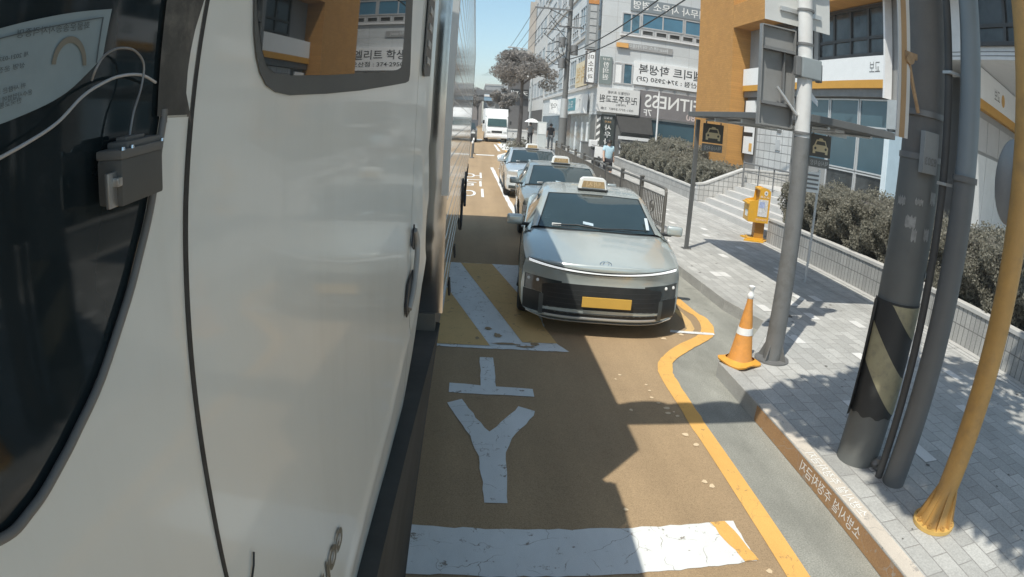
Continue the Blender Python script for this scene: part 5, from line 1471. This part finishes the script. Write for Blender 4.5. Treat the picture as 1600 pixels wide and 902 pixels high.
PT = build("tiled_pier", MB().box(9.93, 9.998, 17.3, 20.5, .9, 4.0), mat_tiles("pier_tiles", (.60, .60, .59), (.16, .16, .16), .45, .28, "YZ", .014, .06, .5, offset=0), T)
build("notice", MB().box(9.90, 9.928, 18.6, 18.95, 2.2, 2.55), M_alu, PT)
build("notice", MB().box(9.90, 9.928, 18.6, 18.9, 2.8, 2.9), M_steel, PT)
build("downpipe", MB().tube([(9.90, 17.7, .95), (9.90, 17.7, 4.0)], .035, 8), M_dgrey, PT)
# slanted entrance wall at the near corner
ea, eb = Vector((10.25, 9.62, 0)), Vector((15.5, 11.85, 0))
ed = (eb - ea).normalized(); en = Vector((ed.y, -ed.x, 0))
EM = Matrix((ed, -en, (0, 0, 1))).transposed()
def ebox(u0, u1, d0, d1, z0, z1):
    c = ea + ed * ((u0 + u1) / 2) + en * ((d0 + d1) / 2)
    return MB().obox((c.x, c.y, (z0 + z1) / 2), (u1 - u0, abs(d1 - d0), z1 - z0), EM)
EW = build("entrance_wall", ebox(0, 5.7, -.3, 0, .1, 4.97), mat("entrance_grey", (.30, .30, .30), .6, var=.05), T)
for k in range(5): build("panel", ebox(.1 + k * 1.1, 1.16 + k * 1.1, .002, .03, .9, 3.02), M_whitepaint, EW)
for k in range(5): build("panel_grey", ebox(.1 + k * 1.1, 1.16 + k * 1.1, .002, .025, 3.10, 3.85), mat("panel_grey", (.48, .47, .47), .6, var=.04), EW)
S2 = build("sign_band", ebox(.0, 5.7, .002, .16, 4.24, 4.95), M_signwhite, T)
build("sign_stripe", ebox(.0, 5.7, .003, .165, 4.02, 4.238), mat("stripe_orange", (.58, .30, .05), .5, var=.05), S2)
c = ea + ed * 1.55 + en * .164
build("lettering", text_mb("교보", .26, (c.x, c.y, 4.58), ed, (0, 0, 1), width=.52), M_steel, S2)
c = ea + ed * 2.15 + en * .164
mm_ = MB().lathe([(.08, 0), (.16, 0), (.16, .01), (.08, .01)], (0, 0, 0), 'Y', 24)
lg = MB(); lg.add([(c.x + ed.x * x + en.x * -y, c.y + ed.y * x + en.y * -y, 4.56 + z) for x, y, z in mm_.v], mm_.f)
build("emblem", lg, mat("emblem_orange", (.62, .36, .10), .5), S2)
# --- ochre tower wing
T = thing("ochre_tower", "windowless ochre orange brick tower wing next to the bank entrance", "building", (10, 23.5, .15))
build("wall", MB().box(9.25, 16, 21.72, 25.5, .1, 14), M_ob, T)
build("parapet", MB().box(9.2, 16.05, 21.7, 25.55, 14, 14.2), M_conc, T)
NS = thing("vertical_notice", "narrow white vertical notice with black bands beside the ochre tower", "sign", (9.9, 21.2, 1.0))
build("board", MB().box(9.85, 9.925, 20.75, 21.55, 1.9, 3.9), M_signwhite, NS)
build("black_band", MB().box(9.845, 9.849, 20.75, 21.55, 2.55, 2.7), M_black, NS)
build("black_edge", MB().box(9.845, 9.93, 21.551, 21.66, 1.9, 3.9), M_black, NS)
build("amber_tag", MB().box(9.84, 9.849, 20.75, 21.0, 2.0, 2.3), M_yellow, NS)

# --- corner building with the many signs
CX, CY = 6.35, 33.0
zb = gz(CY) + .15
T = thing("corner_building", "tall pale grey corner building covered in mirrored shop signs", "building", (10, 40, zb))
M_pale = mat_tiles("pale_panels", (.57, .595, .605), (.40, .41, .41), 1.2, .9, "YZ", .012, .05, .7, offset=0, stain=(.52, .52, .51), bump=.15)
M_paleX = mat_tiles("pale_panels_side", (.55, .575, .585), (.39, .40, .40), 1.4, .9, "XZ", .012, .05, .7, offset=0, stain=(.50, .505, .50), bump=.15)
build("wall", MB().box(CX + .1, 24, CY + .1, 60, zb - .3, 24), M_pale, T)
build("side_wall", MB().box(CX + .1, 24, CY, CY + .098, 2.95, 24), M_paleX, T)
build("street_wall", MB().box(CX, CX + .098, CY, 60, 2.95, 24), M_pale, T)
# signs on the side that faces the lens (each its own thing)
def board(name, label, x0, x1, z0, z1, y, mm, th=.12):
    P = thing(name, label, "sign", ((x0 + x1) / 2, y, z0))
    build("panel", MB().box(x0, x1, y - th, y, z0, z1), mm, P)
    return P, y - th - .006
def letters(P, s, h, x, z, y, w, mm=M_letter_d): build("lettering", text_mb(s, h, (x, y, z), (1, 0, 0), (0, 0, 1), width=w, bold=.012), mm, P)
S, y = board("temple_sign", "white sign board with dark temple name above the black awning", 6.30, 8.62, 3.12, 4.46, CY - .002, mat("board_offwhite", (.66, .66, .65), .5, var=.03), .25)
letters(S, "대한불교 조계종", .16, 7.45, 4.22, y, 1.2, M_steel); letters(S, "卍무주포교원", .42, 7.45, 3.85, y, 2.05, M_letter_d); letters(S, "(예원)", .15, 7.6, 3.56, y, .55, M_steel); letters(S, "031-377-5987  2층", .15, 7.4, 3.32, y, 1.8, M_steel)
S, y = board("fitness_sign", "wide grey sign band with large white FITNESS letters", 8.66, 14, 3.05, 4.52, CY - .002, mat("band_purple_grey", (.20, .19, .195), .5, var=.06), .10)
letters(S, "FITNESS", .72, 10.55, 3.98, y, 3.2, M_letter_w); letters(S, "7F", .36, 9.15, 3.32, y, .45, M_letter_w); letters(S, "031-374-0480", .36, 13.0, 3.32, y, 3.2, mat("letter_pinkish", (.62, .52, .50), .6, var=.04))
S, y = board("uniform_shop_sign", "large white sign with two lines of bold black letters above the FITNESS band", 8.25, 13.2, 4.82, 6.12, CY - .002, M_signwhite, .14)
letters(S, "엘리트 학생복", .56, 10.35, 5.72, y, 3.7, M_letter_d); letters(S, "오산점 : 374·2950 (2F)", .36, 10.35, 5.15, y, 3.9, M_letter_d)
S, y = board("clinic_sign", "vertical grey green clinic sign with white letters at the building corner", 6.36, 7.02, 4.66, 6.18, CY - .002, mat("board_grey_green", (.20, .24, .235), .5, var=.04), .10)
for i, ch in enumerate("한의원"): letters(S, ch, .30, 6.7, 5.72 - i * .34, y, .32, M_letter_w)
letters(S, "오산", .13, 6.7, 6.04, y, .42, M_letter_w)
S, y = board("blade_sign", "white vertical blade sign with dark letters projecting from the corner", 5.62, 6.10, 4.58, 6.42, CY + .4, mat("board_frame_brown", (.16, .14, .13), .5, var=.06), .5)
build("face", MB().box(5.66, 6.06, y - .02, y - .001, 4.66, 6.34), M_signwhite, S)
for i, ch in enumerate("미소치과"): letters(S, ch, .27, 5.86, 6.06 - i * .36, y - .022, .29, mat("letter_brown", (.10, .085, .075), .6))
S, y = board("tall_blade_sign", "tall grey blade sign with small stacked tenant panels and an orange top", 5.55, 6.16, 6.5, 10.4, CY + .4, mat("board_grey", (.26, .275, .28), .5, var=.05), .5)
build("orange_top", MB().box(5.57, 6.14, y - .02, y - .001, 9.1, 10.3), mat("sign_orange", (.55, .24, .07), .5, var=.05), S)
letters(S, "랑", .55, 5.85, 9.6, y - .022, .5, M_letter_w)
for k in range(6): build("tenant_panel", MB().box(5.68, 6.04, y - .015, y - .001, 6.62 + k * .41, 6.96 + k * .41), mat("tenant_pale", (.42, .43, .43), .5, var=.1), S)
S, y = board("sauna_sign", "dark vertical sauna sign with three white letters beside the shop corner", 6.62, 7.36, 1.15, 2.98, CY - .002, mat("board_dark_green", (.05, .06, .058), .5, var=.1), .10)
for i, ch in enumerate("사우나"): letters(S, ch, .32, 7.0, 2.28 - i * .38, y, .36, M_letter_w)
letters(S, "찜질방", .12, 6.98, 2.82, y, .5, M_letter_w); letters(S, "24시", .13, 7.0, 2.6, y, .34, mat("letter_ochre", (.5, .3, .12), .6))
S, y = board("barber_stripe_panel", "narrow panel with diagonal white and dark stripes beside the sauna sign", 6.38, 6.60, .95, 2.95, CY - .002, M_dgrey, .06)
for k in range(5): build("stripe", MB().prism([(6.39, y + .004, 1.0 + k * .38), (6.59, y + .004, 1.18 + k * .38), (6.59, y + .004, 1.34 + k * .38), (6.39, y + .004, 1.16 + k * .38)], (0, -.003, 0)), M_letter_w, S)
S, y = board("tax_office_sign", "row of white letters on a dark strip above the upper blue windows", 7.9, 12.6, 9.0, 9.75, CY - .002, mat("strip_bluegrey", (.22, .25, .27), .5, var=.06), .06)
letters(S, "세무사 사무소 경영", .5, 10.2, 9.38, y, 4.3, M_letter_w)
S, y = board("academy_sign", "small pale channel letters beside an orange box over the uniform sign", 7.35, 10.4, 6.75, 7.1, CY - .002, mat("rail_grey", (.34, .34, .34), .5), .05)
letters(S, "Jazz·댄스 아카데미", .26, 9.0, 6.93, y, 2.3, mat("letter_pale", (.6, .62, .62), .5, var=.05)); build("orange_box", MB().box(7.2, 7.85, y - .12, y, 6.8, 7.05), mat("sign_orange2", (.70, .38, .12), .5, var=.06), S)
# windows on the lens side
def win(x0, x1, z0, z1, cols, g, fr=M_alu): return window(T, 'Y', CY, x0, x1, z0, z1, cols, None, g, fr, .05, .07)
M_bw = mat("window_blue_sky", (.085, .20, .29), .10, var=.2, vs=.35, spec=.6)
win(7.15, 7.62, 4.75, 5.95, 1, M_signwhite); win(7.65, 8.2, 4.75, 5.95, 1, M_bluegrey)
for k in range(6): win(8.3 + k * .8, 9.0 + k * .8, 4.54, 4.79, 1, M_signwhite)
win(7.45, 8.5, 7.65, 8.85, 2, M_bluegrey); win(8.55, 11.0, 8.05, 8.95, 2, M_bw); win(11.05, 14, 8.05, 8.95, 2, M_bw)
for k in range(7): win(8.58 + k * .78, 9.28 + k * .78, 7.62, 7.98, 1, M_darkwin)
for zz in (10.9, 14.1): win(7.4, 9.6, zz, zz + 1.6, 3, M_bluegrey); win(9.8, 13, zz, zz + 1.6, 3, M_bw)
build("ledge", MB().box(7.4, 14, CY - .10, CY - .002, 7.5, 7.6), M_whitepaint, T)
build("ground_floor_glass", MB().box(9.4, 14, CY + .02, CY + .098, zb, 2.94), M_bl, T)
build("corner_column", MB().box(CX, CX + .3, CY, CY + .098, zb, 2.94), M_conc, T)
build("dark_shopfront", MB().box(CX + .3, 9.38, CY + .03, CY + .098, zb, 2.94), M_dgrey, T)
AW = thing("awning", "black sloping fabric awning under the temple sign", "awning", (8.2, CY - .4, 2.0))
build("canopy", MB().prism([(7.40, CY - .14, 3.02), (9.38, CY - .14, 3.02), (9.30, CY - .95, 2.12), (7.52, CY - .95, 2.12)], (0, .03, .03)), mat("awning_black", (.035, .034, .033), .8, var=.2), AW)
build("arm", MB().tube([(7.6, CY - .2, 1.9), (7.6, CY - .9, 2.1)], .02, 6), M_steel, AW)
# concrete gate frames, table and flagpole in front
for i, (x0, x1, lab) in enumerate(((7.4, 9.05, "pale T shaped concrete gate post in front of the black awning"), (10.0, 11.3, "pale concrete gate post behind the far hedge under the blue glass"))):
    G_ = thing("gate_post", lab, "post", ((x0 + x1) / 2, 31.8, gz(31) + .15))
    build("column", MB().box((x0 + x1) / 2 - (-.15 if i == 0 else .45), (x0 + x1) / 2 + (.42 if i == 0 else -.1), 31.7, 31.95, gz(31) + .1, 1.74), M_cap, G_)
    build("lintel", MB().box(x0, x1, 31.6, 32.0, 1.742, 1.90), M_whitepaint, G_)
FP = thing("flag_pole", "thin bare white pole rising in front of the FITNESS band", "pole", (9.0, 30.2, .3))
build("shaft", MB().tube([(8.95, 30.2, .3), (8.95, 30.2, 4.3)], .045, 10), M_whitepaint, FP)
build("finial", MB().lathe([(.001, .0), (.06, .05), (.001, .12)], (8.95, 30.2, 4.28), 'Z', 10), M_galv, FP)
NB = thing("menu_stand", "dark menu stand with three white strips behind the hedge under the awning", "stand", (7.75, 31.4, .3))
build("board", MB().box(7.3, 8.1, 31.5, 31.56, .5, 1.65), M_dgrey, NB)
for k in range(3): build("strip", MB().box(7.38, 8.0, 31.48, 31.499, .62 + k * .34, .80 + k * .34), M_whitepaint, NB)
# street side of the corner building: windows in rows, shop fronts, a blue and white sign
for fl in range(5):
    for c in range(8):
        z0 = 5.0 + fl * 3.3; a = 34.2 + c * 3.2
        window(T, 'X', CX, a, a + 2.5, z0, z0 + 1.75, 3, .3, M_bluegrey if (c + fl) % 3 else M_darkwin, M_alu, .08, .07)
for fl in range(6): build("floor_ledge", MB().box(CX - .12, CX - .001, CY + .3, 60, 4.5 + fl * 3.3, 4.68 + fl * 3.3), M_cap, T)
def shop(y0, y1, mm, nm="shopfront"):
    return build(nm, MB().box(CX + .0, CX + .098, y0, y1, zb, 2.94), mm, T)
shop(33.1, 34.6, M_dgrey); shop(34.65, 38, mat("shop_glass_pale", (.22, .26, .27), .15, var=.5, vs=.9)); shop(38.05, 42, mat("shop_glass_pale", (.22, .26, .27), .15)); shop(42.05, 48, M_darkwin); shop(48.05, 60, M_bluegrey)
for yy in (35.2, 36.9, 39.4): build("door_panel", MB().box(CX - .03, CX - .002, yy, yy + .5, zb, 2.5), M_signwhite, T)
S = thing("street_shop_sign", "long white shop sign with a teal middle panel round the corner building's street side", "sign", (CX - .2, 40, 3.05))
build("panel", MB().box(CX - .35, CX - .13, 35.2, 46.5, 3.0, 4.15), M_signwhite, S)
build("teal_panel", MB().box(CX - .37, CX - .351, 38.2, 44.4, 3.2, 3.98), mat("sign_teal", (.08, .28, .34), .5, var=.1), S)
build("lettering", text_mb("오산약국", .5, (CX - .376, 41.3, 3.6), (0, -1, 0), (0, 0, 1), width=4.6), M_letter_w, S)
build("lettering", text_mb("T", .45, (CX - .354, 36.6, 3.62), (0, -1, 0), (0, 0, 1)), M_letter_d, S)
S = thing("round_shop_sign", "small white square projecting sign beyond the teal sign", "sign", (CX - .6, 46.6, 3))
build("panel", MB().box(CX - .95, CX - .36, 46.6, 46.8, 3.05, 4.1), M_signwhite, S); build("lettering", text_mb("약", .5, (CX - .65, 46.595, 3.6), (1, 0, 0), (0, 0, 1)), M_steel, S)
S = thing("yellow_window_sign", "yellow lettered window sign on the second floor street side", "sign", (CX - .1, 38, 5))
build("panel", MB().box(CX - .14, CX - .09, 36.0, 40.2, 4.72, 6.3), mat("sign_pale_yellow", (.66, .56, .38), .5, var=.2, vs=4), S); build("lettering", text_mb("학원", 1.0, (CX - .146, 38.1, 5.5), (0, -1, 0), (0, 0, 1), width=3.2), mat("letter_amber", (.55, .32, .06), .5), S)
# --- blocks farther up the street
def block(label, x0, x1, y0, y1, z1, mm, rows_, cols_, faceX=True, faceY=False, zfirst=5.0, g=M_bluegrey, fh=3.3):
    P = thing("street_building", label, "building", ((x0 + x1) / 2, (y0 + y1) / 2, gz(y0)))
    build("wall", MB().box(x0, x1, y0, y1, gz(y0) - .5, z1), mm, P)
    build("parapet", MB().box(x0 - .1, x1 + .1, y0 - .1, y1 + .1, z1 + .002, z1 + .35), M_conc, P)
    build("shopfront", MB().box(x0 - .06, x0 - .002, y0 + .3, y1 - .3, gz(y0) + .1, 3.6), M_darkwin, P)
    for r in range(rows_):
        for c in range(cols_):
            w = (y1 - y0) / cols_
            window(P, 'X', x0, y0 + c * w + .4, y0 + (c + 1) * w - .4, zfirst + r * fh, zfirst + r * fh + 1.7, 2, None, g, M_alu, .08, .08)
        if faceY:
            w = (x1 - x0) / 3
            for c in range(3): window(P, 'Y', y0, x0 + c * w + .4, x0 + (c + 1) * w - .4, zfirst + r * fh, zfirst + r * fh + 1.7, 2, None, g, M_alu, .08, .08)
    return P
block("pale block beyond the corner building, with a tall beige banner at its far end", 6.3, 20, 60.05, 77, 21, mat("block_pale", (.54, .54, .53), .8, var=.06), 4, 5)
S = thing("beige_banner_sign", "tall beige vertical sign with white foot high on the far block", "sign", (5.6, 74, 8)); build("panel", MB().box(5.5, 6.25, 73, 73.3, 9.6, 17), mat("sign_beige", (.44, .40, .36), .6, var=.06), S); build("white_foot", MB().box(5.5, 6.25, 73, 73.3, 7.4, 9.58), M_signwhite, S)
P = block("dark grey flat walled block closing the street behind the round tree", 3.9, 12, 82, 96, 11.6, mat("block_dark", (.13, .125, .125), .8, var=.08), 1, 3, True, False, 6)
S = thing("black_shop_sign", "black and white shop sign on the dark block", "sign", (5.2, 81.7, 5)); build("panel", MB().box(4.2, 7.4, 81.6, 81.98, 5.3, 6.6), M_black, S); build("lettering", text_mb("카페", .8, (5.4, 81.59, 6.0), (1, 0, 0), (0, 0, 1), width=2.2), M_letter_w, S)
block("low brown block at the bend of the street", -9, 1.0, 120, 135, 7.5, mat("block_brown", (.22, .2, .19), .8, var=.08), 1, 3)
block("grey block at the street's end beside the dark block", 1.5, 10, 128, 140, 9.5, mat("block_grey", (.30, .30, .30), .8, var=.08), 1, 3)
S = thing("footbridge", "dark flat footbridge crossing the far street", "bridge", (-2, 100, 1)); build("deck", MB().box(-16, 3.6, 99, 101.5, 5.4, 6.2), M_dgrey, S); build("railing", MB().box(-16, 3.6, 98.9, 98.98, 6.2, 7.1), M_steel, S); build("pier", MB().box(2.9, 3.5, 99.6, 100.6, 1.1, 5.4), M_conc, S)
S = thing("blue_road_sign", "blue and white road sign board above the far lorry", "sign", (2.2, 75, 1.1)); build("panel", MB().box(.8, 2.9, 75, 75.1, 4.6, 5.4), mat("sign_blue", (.22, .34, .45), .5, var=.1), S); build("post", MB().tube([(3.0, 75.15, 1.0), (3.0, 75.15, 5.5)], .08, 8), M_galv, S); build("white_strip", MB().box(.8, 2.9, 74.95, 74.99, 5.1, 5.35), M_whitepaint, S)

# ================================================================== TREES, POLES, WIRES
M_bark = mat("bark", (.10, .09, .085), .9, var=.3, bump=.4, bs=12)
M_leafg = mat_leaf("tree_leaves_grey", (.40, .375, .35), (.25, .232, .22))
def tree(label, x, y, z0, ztr, cr, cz, n, leaf, seed, lean=(0, 0), name="tree", mleaf=None, squash=.62, shape=1.0):
    rng = np.random.default_rng(seed)
    T = thing(name, label, "tree", (x, y, z0))
    cx, cyy = x + lean[0], y + lean[1]
    tk = MB().tube(hermite([(x, y, z0), (x + .05, y, z0 + (ztr - z0) * .5), (x + .02, y, ztr), (cx, cyy, cz)], 5), [.17] + [.15 - .10 * k / 15 for k in range(15)], 10)
    tips = []
    for k in range(13):
        a = 2.4 * k + rng.uniform(0, .6); h = ztr - .3 + (cz - ztr + .5) * rng.uniform(0, 1)
        rr = cr * rng.uniform(.55, .95)
        e = Vector((cx + rr * math.cos(a), cyy + rr * math.sin(a), cz + cr * squash * rng.uniform(-.35, .75)))
        s = Vector((x + lean[0] * .4, y + lean[1] * .4, h))
        md = (s + e) / 2 + Vector((0, 0, .15 * cr))
        tk.tube(hermite([s, md, e], 4), [.065 - .05 * i / 8 for i in range(9)], 6)
        tips.append(e)
    build("trunk", tk, M_bark, T, smooth=60)
    cl = [(e, cr * rng.uniform(.22, .42)) for e in tips] + [(Vector((cx + cr * .75 * rng.normal() * .6, cyy + cr * .75 * rng.normal() * .6, cz + cr * squash * rng.normal() * .5)), cr * rng.uniform(.2, .36)) for _ in range(16)]
    def sample():
        e, rad = cl[rng.integers(len(cl))]
        d = rng.normal(size=3); d /= np.linalg.norm(d); q = rad * rng.uniform(.25, 1) ** .5
        return np.array(e) + d * q * np.array([1, 1, .7])
    build_faces("crown", leaf_cloud(n, sample, leaf, rng), 4, mleaf or M_leafg, T)
tree("round crowned grey leaved street tree on a slim trunk behind the silver taxi", 2.55, 36.8, gz(36.8), 4.3, 1.85, 5.5, 11000, .07, 5)
tree("street tree overhanging the poles beside the lens, casting dappled shade on the pavers", 4.8, -2.3, .15, 4.6, 2.8, 6.4, 24000, .12, 9, lean=(-1.5, 2.2), squash=.42)
for i, (x, y, c, cz, lab) in enumerate(((-3.2, 92, 3.2, 6.0, "grey tree far up the street before the footbridge"), (.2, 108, 3.0, 6.0, "grey tree behind the footbridge at the street's end"), (3.0, 70, 1.5, 4.6, "small grey tree rising over the white lorry"))):
    tree(lab, x, y, 1.0, cz - 2, c, cz, 3000, .22, 20 + i)
# planting at tree foot
SH = T = thing("shrub", "low dark shrub round the foot of the round street tree", "shrub", (2.6, 37, gz(37)))
rg = np.random.default_rng(4)
build_faces("foliage", leaf_cloud(1500, lambda: (2.6 + rg.normal() * .35, 37 + rg.normal() * .3, gz(37) + .2 + abs(rg.normal()) * .3), .06, rg), 4, M_hedge, T)

build("stems", MB().tube([(2.6, 37, gz(37)), (2.65, 37, gz(37) + .5)], .03, 6), M_bark, SH)
# far utility pole with crossarms and transformer
ux, uy = 4.75, 34.2; uz = gz(uy) + .15
T = thing("utility_pole", "far concrete utility pole with crossarms and hanging equipment before the corner building", "utility pole", (ux, uy, uz))
build("pole", MB().tube([(ux, uy, uz), (ux + .03, uy, 5.5), (ux + .06, uy, 11.2)], [.17, .14, .11], 14), M_dgrey, T, smooth=60)
build("wrap", MB().tube([(ux, uy, uz), (ux + .012, uy, 2.6)], [.235, .22], 14), M_dgrey, T, smooth=60)
build("pale_band", MB().tube([(ux + .012, uy, 2.62), (ux + .02, uy, 3.7)], [.21, .205], 14), M_galv, T, smooth=60)
for z, w, k in ((8.75, 1.9, -1.0), (7.75, 1.2, .0), (10.2, 1.8, -.2)):
    A = build("crossarm", MB().box(ux + k - w / 2, ux + k + w / 2 + .2, uy - .22, uy - .14, z, z + .09), M_steel, T)
    for q in np.linspace(-w / 2 + .1, w / 2, 4): build("insulator", MB().lathe([(.05, 0), (.06, .06), (.03, .1), (.05, .16), (.001, .2)], (ux + k + q, uy - .18, z + .09), 'Z', 10), M_galv, A)
for x0, z in ((-.35, 6.6), (.35, 6.2), (-.3, 5.4)):
    build("equipment_case", MB().lathe([(.001, 0), (.2, 0), (.2, .55), (.001, .6)], (ux + x0, uy - .2, z), 'Z', 14), M_steel, T, smooth=40)
bg = MB()
for k in range(10):
    q0 = Vector((ux - .2 + .4 * rnd.random(), uy - .25, 4.6 + 3.4 * rnd.random())); q1 = Vector((ux - 1.6 + 2.4 * rnd.random(), uy - .3 + rnd.uniform(-.3, .3), q0.z + rnd.uniform(-.9, 1.0)))
    bg.tube(hermite([q0, (q0 + q1) / 2 + Vector((0, 0, rnd.uniform(-.5, .3))), q1], 5), .02, 5)
build("loose_cable", bg, M_black, T)
build("strut", MB().tube([(ux + .0, uy - .1, 8.3), (ux - 1.1, uy - .18, 8.75)], .03, 6), M_steel, T)
T = thing("lamp_post", "thin pale lamp post at the far kerb behind the round tree", "lamp post", (3.75, 44, gz(44) + .15))
build("post", MB().tube([(3.75, 44, gz(44) + .1), (3.75, 44, 7.2)], [.09, .06], 10), M_galv, T, smooth=60); build("arm", MB().tube(hermite([(3.75, 44, 7.1), (3.3, 44, 7.5), (2.3, 44, 7.6)], 5), .035, 8), M_galv, T, smooth=60); build("lamp_head", MB().box(1.9, 2.4, 43.9, 44.1, 7.54, 7.64, .02), M_galv, T)
_wn = iter(["uppermost thin cable from the far pole's outer crossarm tip", "thin cable second from the far pole's crossarm tip", "thin cable third from the far pole's crossarm tip", "thin cable nearest the shaft of the far pole's crossarm", "upper thick black cable sagging over the upper windows and signs", "lower thick black cable sagging over the upper windows and signs", "thin cable leaving the far pole under its crossarms towards the dark block", "lowest thin cable, strung along the corner building's street front", "thick short cable from the far pole up to the corner building's edge"])
def wire(a, b, sag, r=.016, label=None):
    label = next(_wn)
    a, b = Vector(a), Vector(b); pts = []
    for k in range(17):
        t = k / 16
        p = a.lerp(b, t); p.z -= sag * 4 * t * (1 - t); pts.append(p)
    mb = MB().tube(pts, r, 5)
    solo("overhead_cable", mb, M_black, label, "cable", tuple(a), "overhead cables over the sidewalk", 60)
for q in (-1.5, -1.0, -.45, .1): wire((ux - .5 + q * .9, uy - .18, 8.9), (1.6 + q * .8, 82, 8.2), .9)
for i, q in enumerate((0, .35)): wire((ux + .1, uy, 6.3 - q), (7.5 + q, 12, 9.6 - q * 2), .8, .028)
wire((ux, uy, 7.4), (2.6, 78, 6.4), .9); wire((ux, uy, 5.2), (6.2, 60, 5.8), .5); wire((ux, uy, 8.2), (9.2, 33, 11), .3, .02)

# far traffic at the truck's rear corner, centre posts, sidewalk clutter
for (x, y) in ((-.06, 34.6), (-.1, 31.5)):
    T = thing("lane_post", "short dark lane post with white cap, the %s of the pair by the truck's tail" % ("farther" if y > 33 else "nearer"), "bollard", (x, y, gz(y)), 0, "lane posts on the centre line")
    build("post", MB().lathe([(.12, 0), (.12, .04), (.05, .06), (.045, .75)], (x, y, gz(y)), 'Z', 14), M_dgrey, T, smooth=50)
    build("cap", MB().lathe([(.05, .75), (.055, .82), (.03, .88), (.001, .9)], (x, y, gz(y)), 'Z', 14), M_letter_w, T, smooth=50)
def far_car(x, y, mm, label, w=.9, h=1.7, l=4.4):
    z0 = gz(y)
    T = thing("parked_car", label, "car", (x, y, z0))
    B = lambda nm, mb, mt, par=T, sm=None: build(nm, mb, mt, par, sm, local=True)
    m = MB(); rows = []
    for yy, ww, zz0, zz1 in ((0, .78, .35, .75), (.15, .86, .25, .95), (1.0, .9, .25, 1.05), (1.7, .9, .25, 1.08), (4.2, .88, .25, 1.1), (4.4, .8, .35, .95)):
        rows.append([(-ww * w / .9, yy, zz0), (-ww * w / .9, yy, zz1 - .1), (-ww * w / .9 * .9, yy, zz1), (ww * w / .9 * .9, yy, zz1), (ww * w / .9, yy, zz1 - .1), (ww * w / .9, yy, zz0)])
    m.grid(rows, True); m.poly(rows[0]); m.poly(rows[-1]); B("body", m, mm, T, 35)
    m = MB().prism([(-.74, 1.0, 1.04), (.74, 1.0, 1.04), (.62, 1.65, h - .03), (-.62, 1.65, h - .03)], (0, .02, .02)); B("windscreen", m, M_carglass)
    m = MB().prism([(-.8, 1.05, 1.04), (-.8, 4.1, 1.06), (-.66, 3.8, h), (-.66, 1.65, h)], (1.6, 0, 0)); B("cabin", m, mm)
    for s in (-1, 1):
        B("headlight", MB().obox((s * .6, .03, .72), (.3, .08, .14), None, .03), mat("lamp_clear", (.6, .63, .64), .08, var=.3, vs=20, spec=.8))
        for wy in (.85, 3.5): B("wheel", MB().lathe([(.001, -.1), (.32, -.1), (.34, 0), (.32, .1), (.001, .1)], (s * .78, wy, .33), 'X', 20), M_rubber, T, 40)
    B("grille", MB().box(-.35, .35, -.02, .05, .5, .66), M_black)
far_car(-.75, 46, mat("car_dark", (.05, .052, .055), .3, var=.1, coat=.5), "dark car coming down the street, half hidden behind the truck's rear corner")
T = thing("shop_cabinet", "pale grey telecom cabinet on the sidewalk beyond the far pole", "cabinet", (4.4, 41.8, gz(42) + .15))
z0 = gz(42) + .15
build("case", MB().box(4.15, 4.75, 41.8, 42.2, z0, z0 + 1.75, .02), mat("cabinet_pale", (.55, .58, .58), .5, var=.05), T); build("door", MB().box(4.2, 4.7, 41.78, 41.798, z0 + .9, z0 + 1.65), M_signwhite, T)
T = thing("planter_tub", "dark square plant tub by the corner shop door", "tub", (5.9, 33.5, zb)); build("tub", MB().box(5.75, 6.15, 33.2, 33.7, zb, zb + .95, .02), M_dgrey, T); build("rim", MB().box(5.72, 6.18, 33.17, 33.73, zb + .95, zb + 1.0), M_steel, T)

# ================================================================== AIR
hz = MB().box(-60, 60, -45, 330, -1.2, 27)
hzm = bpy.data.materials.new("air"); hzm.use_nodes = True
_n = hzm.node_tree.nodes; _n.remove(_n["Principled BSDF"])
pv = _n.new("ShaderNodeVolumePrincipled")
pv.inputs["Color"].default_value = (.9, .93, .95, 1); pv.inputs["Density"].default_value = .0012; pv.inputs["Anisotropy"].default_value = .2
hzm.node_tree.links.new(pv.outputs[0], _n["Material Output"].inputs["Volume"])
tag(build("haze", hz, hzm), "thin pale summer haze hanging in the street air", "haze", kind="stuff")
